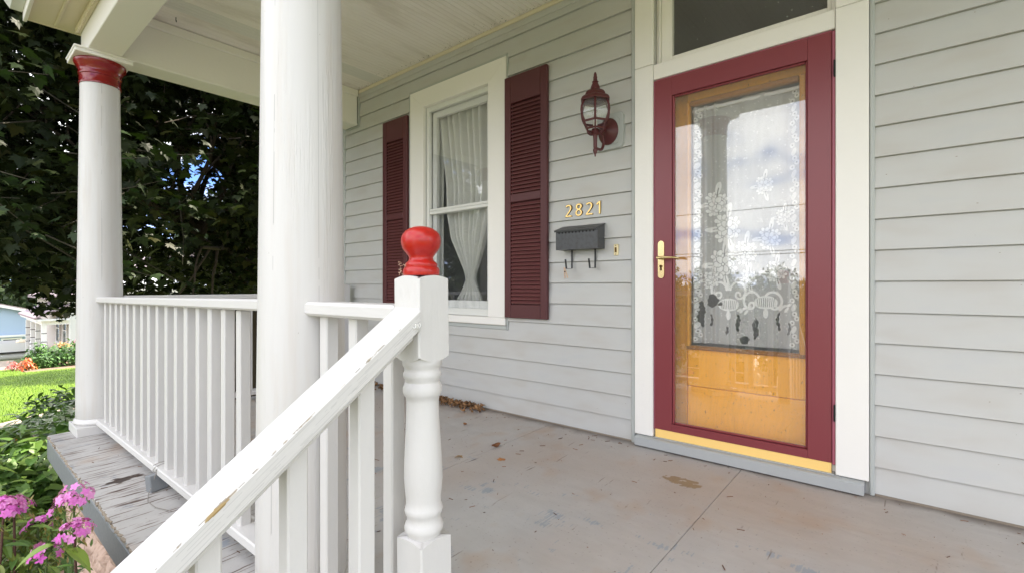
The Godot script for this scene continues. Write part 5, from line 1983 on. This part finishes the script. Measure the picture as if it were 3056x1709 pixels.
	for k in 33:
		ring.append(Vector3(cos(TAU * k / 32.0) * 0.34, 0.52, sin(TAU * k / 32.0) * 0.34))
	var g := Geo.new()
	g.tube(ring, 0.014, 6, false)
	var low := PackedVector3Array()
	for q in ring:
		low.append(Vector3(q.x * 0.72, 0.49, q.z * 0.72))
	g.tube(low, 0.009, 6, false)
	put("rim", g, mats.black_iron, st)
	for k in 8:
		var a := TAU * k / 8.0
		g = Geo.new()
		g.tube(PackedVector3Array([Vector3(cos(a), 0, sin(a)) * 0.34 + Vector3(0, 0.52, 0), Vector3(cos(a + 0.3), 0, sin(a + 0.3)) * 0.2 + Vector3(0, 0.485, 0), Vector3(0, 0.49, 0)]), 0.008, 5, false)
		put("spoke", g, mats.black_iron, st)
	for k in 3:
		var a := TAU * k / 3.0 + 0.4
		g = Geo.new()
		g.tube(PackedVector3Array([Vector3(cos(a), 0, sin(a)) * 0.25 + Vector3(0, 0.49, 0), Vector3(cos(a), 0, sin(a)) * 0.12 + Vector3(0, 0.25, 0), Vector3(cos(a), 0, sin(a)) * 0.27 + Vector3(0, -0.02, 0)]), 0.011, 6, false)
		put("leg", g, mats.black_iron, st)


func build_litter() -> void:
	var r := RandomNumberGenerator.new()
	r.seed = 19
	var curled := Geo.new()
	curled.sheet(func(u: float, v: float) -> Vector3:
		var a := (u - 0.5) * 3.6
		var w: float = 0.35 * sin(PI * clampf(v, 0.03, 0.97))
		return Vector3(sin(a) * w * 0.7, 0.17 - cos(a) * w * 0.5 + 0.05 * sin(v * 9.0), v - 0.5), 8, 7, Vector3.UP)
	var flat := maple_leaf(0.5)
	var cm := curled.mesh()
	var spots := [[-1.87, 0.56, 0.075, cm, Color(0.22, 0.09, 0.035), "curled dark brown leaf lying past the newel post"], [-1.735, 0.685, 0.06, flat, Color(0.4, 0.17, 0.05), "small orange leaf lying on the porch floor"], [-1.93, 0.80, 0.07, flat, Color(0.36, 0.23, 0.11), "flat tan leaf lying beside the newel post"], [-2.31, 0.38, 0.05, cm, Color(0.26, 0.12, 0.05), "curled brown leaf seen between the railing balusters"]]
	for s in spots:
		var m := plain("dead_leaf_%d" % taken.size(), (s[4] as Color).linear_to_srgb(), 0.8)
		m.cull_mode = BaseMaterial3D.CULL_DISABLED
		var o := put("dead_leaf", s[3], m, self, Transform3D(Basis.from_euler(Vector3(0.03, r.randf() * TAU, 0)).scaled(Vector3(s[2], s[2] * 0.8, s[2])), Vector3(s[0], deck_y(s[1]) + 0.006, s[1])))
		tag(o, s[5], "leaf")
	# drift of leaves along the foot of the wall, needles and crumbs over the floor
	var places := []
	var tints := []
	for k in 420:
		var x := -2.45 - absf(r.randfn(0.0, 0.75))
		var z := 0.05 + absf(r.randfn(0.0, 0.05))
		places.append(Transform3D(Basis.from_euler(Vector3(r.randf_range(-0.8, 0.8), r.randf() * TAU, r.randf_range(-0.6, 0.6))).scaled(Vector3.ONE * r.randf_range(0.02, 0.055)), Vector3(clampf(x, -4.1, 0.0), deck_y(z) + 0.008 + r.randf() * 0.03, z)))
		tints.append(Color(0.3, 0.16, 0.07) * r.randf_range(0.4, 1.5))
	tag(scatter("leaf_drift", cm, mats.litter, places, tints, self), "drift of dry brown leaves along the foot of the house wall", "leaves")
	var bit := Geo.new()
	bit.beam(Vector3(0, 0, -0.5), Vector3(0.06, 0.02, 0.5), 0.05, 0.04)
	places = []
	tints = []
	for k in 400:
		var x := r.randf_range(-2.6, 0.6)
		var z := r.randf_range(0.05, 2.0)
		if r.randf() < 0.25:
			z = 0.03 + absf(r.randfn(0.0, 0.09))
		if k < 170:
			x = r.randf_range(-4.2, -1.5)
			z = r.randf_range(0.2, 2.15)
		var l := (0.006 + 0.026 * pow(r.randf(), 1.8)) if r.randf() < 0.6 else r.randf_range(0.002, 0.005)
		var s := Vector3(maxf(0.03, l * 2.2) , 0.05, l)
		places.append(Transform3D(Basis(Vector3.UP, r.randf() * TAU) * Basis.from_scale(Vector3(s.x * 1.0, 0.05, s.z)), Vector3(x, deck_y(z) + 0.0016, z)))
		tints.append(Color(0.2, 0.11, 0.07) * r.randf_range(0.5, 1.6))
	tag(scatter("needles", bit.mesh(), mats.litter, places, tints, self), "dry needles and crumbs scattered over the porch floor", "debris")
	# cobweb fluff and seed down caught on the finial
	var g := Geo.new()
	for k in 16:
		var a := 2.1 + r.randf_range(-0.5, 0.9)
		var p := Vector3(-0.872, 0.956, 1.925) + Vector3(-0.036 + r.randf_range(-0.01, 0.02), r.randf_range(-0.018, 0.012), 0.028 + r.randf_range(-0.01, 0.012))
		var pts := PackedVector3Array([p])
		for j in 4:
			p += Vector3(r.randf_range(-0.006, 0.008), r.randf_range(-0.006, 0.004), r.randf_range(-0.004, 0.005))
			pts.append(p)
		g.tube(pts, 0.0005, 4, false)
	tag(put("cobweb", g, mats.clothespin_wood), "wisps of cobweb caught on the red finial", "cobweb")


# ---------------------------------------------------------------- neighbours and the street
func simple_window(parent: Node3D, t: Transform3D, w: float, h: float) -> void:
	var g := Geo.new()
	for e in [[-w / 2 - 0.1, -w / 2, 0.0, h], [w / 2, w / 2 + 0.1, 0.0, h], [-w / 2 - 0.12, w / 2 + 0.12, h, h + 0.12], [-w / 2 - 0.12, w / 2 + 0.12, -0.08, 0.0], [-w / 2, w / 2, h / 2 - 0.03, h / 2 + 0.03]]:
		g.span(Vector3(e[0], e[2], 0.0), Vector3(e[1], e[3], 0.06))
	var f := put("window", g, mats.pure_white, parent, t)
	g = Geo.new()
	g.span(Vector3(-w / 2, 0.001, 0.0), Vector3(w / 2, h - 0.001, 0.02))
	put("pane", g, mats.window_dark, f)


func lap_wall(x0: float, x1: float, y0: float, y1: float, step := 0.11) -> Geo:      # facing +z
	var g := Geo.new()
	var y := y0
	while y < y1:
		var t := minf(y + step, y1)
		g.quad(Vector3(x0, y, 0.02), Vector3(x1, y, 0.02), Vector3(x1, t, 0.0), Vector3(x0, t, 0.0), Vector3(0, 0.17, 1).normalized())
		g.quad(Vector3(x0, y, 0.02), Vector3(x1, y, 0.02), Vector3(x1, y, 0.0), Vector3(x0, y, 0.0), Vector3.DOWN)
		y = t
	return g


func gable_house(called: String, label: String, at_: Vector3, yaw: float, w: float, d: float, eave: float, ridge: float, wall_mat: Material, roof_mat: Material, windows: Array) -> Node3D:
	var o := thing(called, label, "house", at_)
	o.rotation.y = yaw
	var g := Geo.new()
	g.span(Vector3(-w / 2, -1.5, -d), Vector3(w / 2, eave, -0.03))
	g.prism(Transform3D.IDENTITY, PackedVector2Array([Vector2(-w / 2, eave + 0.001), Vector2(w / 2, eave + 0.001), Vector2(0, ridge)]), -d, -0.03)
	var wall := put("wall", g, wall_mat, o)
	put("siding", lap_wall(-w / 2, w / 2, 0.3, eave, 0.14), wall_mat, wall, at(0, 0, -0.025))
	g = Geo.new()
	for s in [-1.0, 1.0]:
		var run := w / 2 + 0.4
		var slope := (ridge - eave) / (w / 2)
		g.prism(Transform3D.IDENTITY, PackedVector2Array([Vector2(0, ridge + 0.05), Vector2(s * run, ridge + 0.05 - run * slope), Vector2(s * run, ridge + 0.2 - run * slope), Vector2(0, ridge + 0.2)]), -d - 0.3, 0.35)
	put("roof", g, roof_mat, o)
	g = Geo.new()
	for s in [-1.0, 1.0]:
		var run := w / 2 + 0.4
		var slope := (ridge - eave) / (w / 2)
		g.prism(Transform3D.IDENTITY, PackedVector2Array([Vector2(0, ridge + 0.0), Vector2(s * run, ridge - run * slope), Vector2(s * run, ridge + 0.18 - run * slope), Vector2(0, ridge + 0.18)]), 0.352, 0.39)
	put("rake_board", g, mats.pure_white, o)
	for q in windows:
		simple_window(o, at(q[0], q[1], 0.0), q[2], q[3])
	return o


func build_neighbours() -> void:
	# next house down the hill, with its small porch
	var gy := -3.05
	var o := thing("neighbour_house", "beige sided neighbouring house with a small white porch", "house", Vector3(-33.4, gy, -1.75))
	var g := Geo.new()
	g.span(Vector3(-13.0, -0.6, -12.0), Vector3(-0.03, 3.3, -0.03))
	var wall := put("wall", g, mats.beige_siding, o)
	put("siding", lap_wall(-13.0, 0.0, 0.35, 2.9), mats.beige_siding, wall, at(0, 0, -0.025))
	put("siding", lap_wall(0.0, 12.0, 0.35, 3.3), mats.white_vinyl, wall, Transform3D(Basis(Vector3.UP, PI / 2), Vector3(-0.025, 0, 0)))
	g = Geo.new()
	g.span(Vector3(-0.04, -0.6, -12.0), Vector3(0.01, 0.35, 0.0))
	put("foundation", g, mats.pure_white, wall)
	g = Geo.new()
	for e in [[0.0, 0.0]]:
		g.prism(Transform3D(Basis(Vector3.UP, -PI / 2), Vector3(0.5, 0, 0)), PackedVector2Array([Vector2(0.4, 3.25), Vector2(0.4, 3.4), Vector2(-6.0, 6.2), Vector2(-12.5, 3.4), Vector2(-12.5, 3.25), Vector2(-6.0, 6.0)]), 0.0, 14.0)
	put("roof", g, mats.mauve_shingle, o)
	for x in [-1.3, -3.6]:
		simple_window(o, at(x, 0.9, 0.0), 0.95, 1.5)
	g = Geo.new()
	g.span(Vector3(-0.06, 0.3, -0.02), Vector3(0.03, 3.2, 0.05))
	put("corner_trim", g, mats.pure_white, o)
	# porch of the neighbour: roof, beam and four posts with dark bands
	g = Geo.new()
	g.prism(Transform3D(Basis(Vector3.UP, -PI / 2), Vector3(0.35, 0, 0)), PackedVector2Array([Vector2(0.02, 3.0), Vector2(1.35, 2.36), Vector2(1.35, 2.44), Vector2(0.02, 3.1)]), 0.0, 7.4)
	put("porch_roof", g, mats.mauve_shingle, o)
	g = Geo.new()
	g.span(Vector3(-6.4, 2.06, 0.88), Vector3(0.12, 2.26, 1.06))
	g.span(Vector3(-0.05, 2.06, 0.04), Vector3(0.12, 2.26, 0.878))
	g.span(Vector3(-6.6, 2.262, 1.0), Vector3(0.3, 2.36, 1.3))
	g.span(Vector3(0.122, 2.262, 0.05), Vector3(0.3, 2.36, 0.998))
	put("porch_beam", g, mats.pure_white, o)
	for e in [[0.02, 0.97], [-2.2, 0.98], [-3.6, 1.04], [-5.7, 1.05]]:
		g = Geo.new()
		g.span(Vector3(e[0] - 0.09, -0.3, e[1] - 0.09), Vector3(e[0] + 0.09, 2.06, e[1] + 0.09))
		var p := put("porch_post", g, mats.pure_white, o)
		g = Geo.new()
		for y in [0.85, 1.2, 1.62]:
			g.span(Vector3(e[0] - 0.095, y, e[1] - 0.095), Vector3(e[0] + 0.095, y + 0.035, e[1] + 0.095))
		put("band", g, mats.black_iron, p)
	g = Geo.new()
	g.span(Vector3(-6.4, -0.5, 0.02), Vector3(0.1, 0.03, 1.0))
	put("porch_floor", g, mats.concrete, o)
	# glider seat on that porch
	var ch := thing("porch_glider", "metal framed slatted glider seat on the neighbour's porch", "bench", Vector3(-36.6, gy + 0.03, -0.95))
	g = Geo.new()
	for z in [-0.32, 0.32]:
		g.tube(PackedVector3Array([Vector3(0.45, 0.05, z), Vector3(-0.45, 0.05, z), Vector3(-0.3, 0.42, z), Vector3(0.5, 0.42, z)]), 0.025, 6)
		g.tube(PackedVector3Array([Vector3(0.35, 0.42, z), Vector3(-0.35, 0.42, z), Vector3(-0.75, 1.0, z)]), 0.025, 6)
	put("frame", g, mats.black_iron, ch)
	for k in 7:
		g = Geo.new()
		var p := Vector3(0.3 - 0.2 * k, 0.45, 0) if k < 4 else Vector3(-0.42 - 0.11 * (k - 4), 0.55 + 0.17 * (k - 4), 0)
		g.box(Transform3D(Basis(Vector3(0, 0, 1), 0.0 if k < 4 else -0.9), p), Vector3(0.11, 0.025, 0.7))
		put("slat", g, mats.pure_white, ch)
	# pontoon boat beyond it
	var bt := thing("pontoon_boat", "white pontoon boat parked before the blue house", "boat", Vector3(-43.5, ground_y(-43.5, 1.3), 1.3))
	g = Geo.new()
	for x in [-0.9, 0.9]:
		g.tube(PackedVector3Array([Vector3(x, 0.36, -3.2), Vector3(x, 0.3, -2.6), Vector3(x, 0.3, 3.0)]), [0.1, 0.24, 0.24], 12)
	put("pontoon", g, mats.aluminium_white, bt)
	g = Geo.new()
	g.span(Vector3(-1.25, 0.55, -3.0), Vector3(1.25, 0.6, 3.0))
	put("deck", g, mats.black_iron, bt)
	g = Geo.new()
	for e in [[1.18, 1.22, -2.9, 2.9], [-1.22, -1.18, -2.9, 2.9]]:
		g.span(Vector3(e[0], 0.601, e[2]), Vector3(e[1], 1.12, e[3]))
	g.span(Vector3(-1.17, 0.601, -2.9), Vector3(1.17, 1.12, -2.86))
	put("side_panel", g, mats.pure_white, bt)
	for e in [[-2.3, mats.soffit_paint], [0.4, mats.pure_white], [1.7, mats.pure_white]]:
		g = Geo.new()
		g.span(Vector3(0.2, 0.65, e[0] - 0.5), Vector3(1.1, 1.26, e[0] + 0.5), 0.08)
		put("seat", g, e[1], bt)
	# blue house behind
	var bh := gable_house("blue_house", "pale blue house with white trim behind the neighbour's porch", Vector3(-53.0, -5.5, 0.0), PI / 2, 16.0, 9.0, 2.7, 5.0, mats.blue_siding, mats.roof_shingle, [[1.0, 1.0, 0.9, 1.4], [5.5, 1.0, 1.0, 1.4]])
	g = Geo.new()
	g.span(Vector3(-8.4, 2.6, 0.05), Vector3(8.4, 2.75, 0.2))
	put("gutter", g, mats.pure_white, bh)
	g = Geo.new()
	g.tube(PackedVector3Array([Vector3(-2.9, 0.0, 0.1), Vector3(-2.9, 2.6, 0.1)]), 0.07, 8)
	put("downpipe", g, mats.fascia_grey, bh)
	# flower bed before the neighbour's porch
	var r := RandomNumberGenerator.new()
	r.seed = 5
	var greens := []
	for k in 20:
		greens.append(Color(0.1, 0.2, 0.05) * r.randf_range(0.6, 1.5))
	var names := ["leafy green bush at the right of the neighbour's flower bed", "leafy green bush in the middle of the neighbour's flower bed", "low yellow green bush behind the orange lilies", "pale grassy plant at the foot of the neighbour's porch posts", "tall green bush close to the grey column in the far bed"]
	var bed := [[-29.6, -1.35, 0.75, 1.15], [-30.2, -0.85, 0.7, 0.95], [-29.4, -0.3, 0.5, 0.6], [-32.0, -0.45, 0.5, 1.1], [-30.5, -2.0, 0.8, 1.3]]
	for k in 5:
		clump("flower_bed_bush", names[k], "bush", Vector3(bed[k][0], ground_y(bed[k][0], 0.0), bed[k][1]), Vector3(bed[k][2], bed[k][3], bed[k][2]), blade_leaf(0.22, 0.4, 0.2, 3), 0.2, 700, greens, 90 + k, "bushes in the neighbour's flower bed")
	clump("orange_lily", "cluster of orange lilies in the neighbour's flower bed", "flower", Vector3(-28.6, ground_y(-28.6, 0) + 0.1, 0.22), Vector3(0.2, 0.5, 0.22), blade_leaf(0.2, 0.8, 0.2, 4), 0.16, 110, [Color(0.85, 0.16, 0.03), Color(0.8, 0.24, 0.05), Color(0.75, 0.2, 0.12)], 97, "", 0.3)
	clump("pink_lily", "cluster of salmon pink lilies left of the orange ones", "flower", Vector3(-29.0, ground_y(-29.0, 0) + 0.1, 0.62), Vector3(0.2, 0.42, 0.2), blade_leaf(0.2, 0.8, 0.2, 4), 0.14, 90, [Color(0.7, 0.16, 0.16), Color(0.75, 0.3, 0.26)], 98, "", 0.3)
	clump("pink_flower", "bright pink flowers by the neighbour's wall", "flower", Vector3(-31.0, ground_y(-31.0, -1.9) + 0.85, -1.75), Vector3(0.25, 0.4, 0.25), blade_leaf(0.3, 0.4, 0.2, 3), 0.16, 90, [Color(0.85, 0.3, 0.5), Color(0.9, 0.45, 0.55)], 99)
	clump("orange_flower", "pale orange flowers above the green bushes of the far bed", "flower", Vector3(-30.4, ground_y(-30.4, -1.0) + 0.85, -1.1), Vector3(0.3, 0.3, 0.3), blade_leaf(0.3, 0.4, 0.2, 3), 0.13, 70, [Color(0.85, 0.4, 0.16), Color(0.8, 0.5, 0.2)], 100)
	# trees behind
	far_tree("tall tree rising behind the blue house", Vector3(-66, -5.6, -3.0), 15.0, 6.5, Color(0.05, 0.085, 0.025), 201, 5000, 0.7)
	far_tree("tree standing behind the neighbour's roof", Vector3(-58, -3.3, -18.0), 14.0, 6.0, Color(0.045, 0.075, 0.025), 202, 5000, 0.7)
	far_tree("dark tree left of the tree behind the blue house", Vector3(-70, -5.6, 11.0), 14.0, 6.0, Color(0.045, 0.075, 0.025), 203, 4000, 0.7)
	far_tree("dense tree standing behind the maple", Vector3(-22.0, ground_y(-22.0, -8.5), -8.5), 11.0, 3.6, Color(0.04, 0.07, 0.02), 204, 9000, 0.32)


func build_street() -> void:
	# the far side of the street, seen in the door glass
	gable_house("street_house", "white gabled house across the street", Vector3(-11.5, ground_y(-11.5, 30), 30.0), PI, 9.0, 9.0, 3.2, 6.0, mats.pure_white, mats.mauve_shingle, [[-2.6, 1.0, 1.0, 1.4], [0.0, 1.0, 1.0, 1.4], [2.6, 1.0, 1.0, 1.4]])
	gable_house("street_house", "beige gabled house across the street, farther left", Vector3(-26.0, ground_y(-26, 31), 31.0), PI, 9.0, 9.0, 3.2, 6.2, mats.beige_siding, mats.roof_shingle, [[-2.4, 1.0, 1.1, 1.4], [2.4, 1.0, 1.1, 1.4]])
	gable_house("street_house", "white gabled house across the street, opposite the porch", Vector3(3.5, ground_y(3.5, 30), 30.0), PI, 10.0, 9.0, 3.2, 6.2, mats.pure_white, mats.roof_shingle, [[-2.8, 1.0, 1.1, 1.4], [2.8, 1.0, 1.1, 1.4]])
	var row := [[-15.5, 25.5, 8.6, 2.0, "tall green tree across the street, leftmost of the row before the white house"], [-12.2, 26.5, 7.8, 1.9, "dark green tree across the street, second from the left in its row"], [-9.0, 25.8, 7.0, 1.8, "green tree across the street, third from the left in its row"], [-6.0, 26.3, 6.7, 1.7, "round green tree across the street, fourth from the left in its row"], [-3.2, 25.6, 6.9, 1.8, "green tree across the street, rightmost of its row"]]
	for k in row.size():
		var t: Array = row[k]
		far_tree(t[4], Vector3(t[0], ground_y(t[0], t[1]), t[1]), t[2], t[3], Color(0.035, 0.06, 0.02), 211 + k, 3500, 0.28)
	far_tree("reddish tree across the street", Vector3(-19.0, ground_y(-19, 27), 27.0), 8.4, 2.0, Color(0.16, 0.07, 0.03), 221, 3000, 0.28)
	far_tree("tall street tree left of the porch steps", Vector3(-15.0, ground_y(-15, 10.5), 10.5), 8.5, 3.3, Color(0.04, 0.075, 0.02), 214, 9000, 0.28)
	far_tree("tall street tree farther down the hill", Vector3(-24.0, ground_y(-24, 11.5), 11.5), 9.5, 3.6, Color(0.04, 0.075, 0.02), 215, 7000, 0.32)
	for e in [[-30.0, "utility pole across the street to the left"], [14.0, "utility pole across the street to the right"]]:
		var by := ground_y(e[0], 31.0)
		var p := thing("utility_pole", e[1], "utility pole", Vector3(e[0], by, 31.0), "utility poles along the street")
		var g := Geo.new()
		g.tube(PackedVector3Array([Vector3(0, -0.5, 0), Vector3(0, 9.2, 0)]), [0.16, 0.11], 10)
		put("pole", g, mats.bark, p)
		g = Geo.new()
		g.span(Vector3(-0.06, 7.9, -1.1), Vector3(0.06, 8.02, 1.1))
		put("cross_arm", g, mats.bark, p)
	var heights := [[6.0, 0.0, "upper overhead cable above the street"], [3.3, 0.4, "middle overhead cable above the street"], [3.05, -0.4, "lowest overhead cable above the street"]]
	for h in heights:
		var pts := PackedVector3Array()
		for k in 25:
			var t := k / 24.0
			pts.append(Vector3(lerpf(-30, 14, t), h[0] - 0.35 * (1.0 - pow(2.0 * t - 1.0, 2.0)) + 0.2, 31.0 + h[1]))
		var g := Geo.new()
		g.tube(pts, 0.028, 5, false)
		tag(put("overhead_cable", g, mats.black_iron), h[2], "cable", "overhead cables")


func make_sky() -> Sky:
	var w := 1024
	var h := 512
	var low := noise(2232, 1.0, 5)
	var shade := noise(902, 1.0, 4)
	var data := PackedFloat32Array()
	data.resize(w * h * 3)
	var k := 0
	for y in h:
		var th := PI * (y + 0.5) / h
		for x in w:
			var ph := TAU * (x + 0.5) / w
			var d := Vector3(sin(ph) * sin(th), cos(th), -cos(ph) * sin(th))
			var up := maxf(d.y, 0.0)
			var c := Color(0.2, 0.36, 0.78).lerp(Color(0.09, 0.22, 0.62), pow(up, 0.55))
			var p := Vector2(d.x, d.z) / (up + 0.22) * 0.62
			var n := low.get_noise_2d(p.x * 1.3 + 3.0, p.y * 1.3) + 0.35 * low.get_noise_2d(p.x * 4.0, p.y * 4.0 + 7.0)
			var cover := smoothstep(-0.4, 0.02, n)
			var body := 0.5 + 0.5 * clampf(shade.get_noise_2d(p.x * 2.6, p.y * 2.6) * 1.6, -1.0, 1.0)
			var cloud := Color(1.04, 1.05, 1.08).lerp(Color(1.52, 1.49, 1.43), body)
			c = c.lerp(cloud, cover * 0.95)
			if d.y < 0.0:
				c = Color(0.3, 0.3, 0.25)
			data[k] = c.r
			data[k + 1] = c.g
			data[k + 2] = c.b
			k += 3
	var m := PanoramaSkyMaterial.new()
	m.panorama = ImageTexture.create_from_image(Image.create_from_data(w, h, false, Image.FORMAT_RGBF, data.to_byte_array()))
	var s := Sky.new()
	s.sky_material = m
	return s


func _ready() -> void:
	rng.seed = 4
	# camera, sky, sun, exposure
	var cam := Camera3D.new()
	cam.name = "camera"
	add_child(cam)
	cam.position = EYE
	cam.rotation.y = deg_to_rad(40.1)
	cam.fov = 61.19
	cam.near = 0.05
	cam.far = 400.0
	cam.current = true
	var we := WorldEnvironment.new()
	we.name = "world_environment"
	var env := Environment.new()
	env.background_mode = Environment.BG_SKY
	env.sky = make_sky()
	env.background_energy_multiplier = 1.0
	env.tonemap_mode = Environment.TONE_MAPPER_LINEAR
	env.tonemap_exposure = 2.7
	env.sdfgi_enabled = true
	env.ssao_enabled = true
	env.ssil_enabled = true
	we.environment = env
	add_child(we)
	var sun := DirectionalLight3D.new()
	sun.name = "sun"
	sun.light_color = Color(1.0, 0.955, 0.88)
	sun.light_energy = 1.5
	sun.light_angular_distance = 0.5
	sun.shadow_enabled = true
	add_child(sun)
	sun.look_at_from_position(Vector3(0.04, 0.76, -0.65) * 30.0, Vector3.ZERO)
	make_materials()
	build_ground()
	build_house()
	build_porch_roof()
	build_deck()
	build_columns()
	build_railings()
	build_newel()
	build_handrail()
	build_shutters()
	build_curtains()
	build_wall_things()
	build_maple()
	build_plants()
	build_neighbours()
	build_street()
	build_litter()
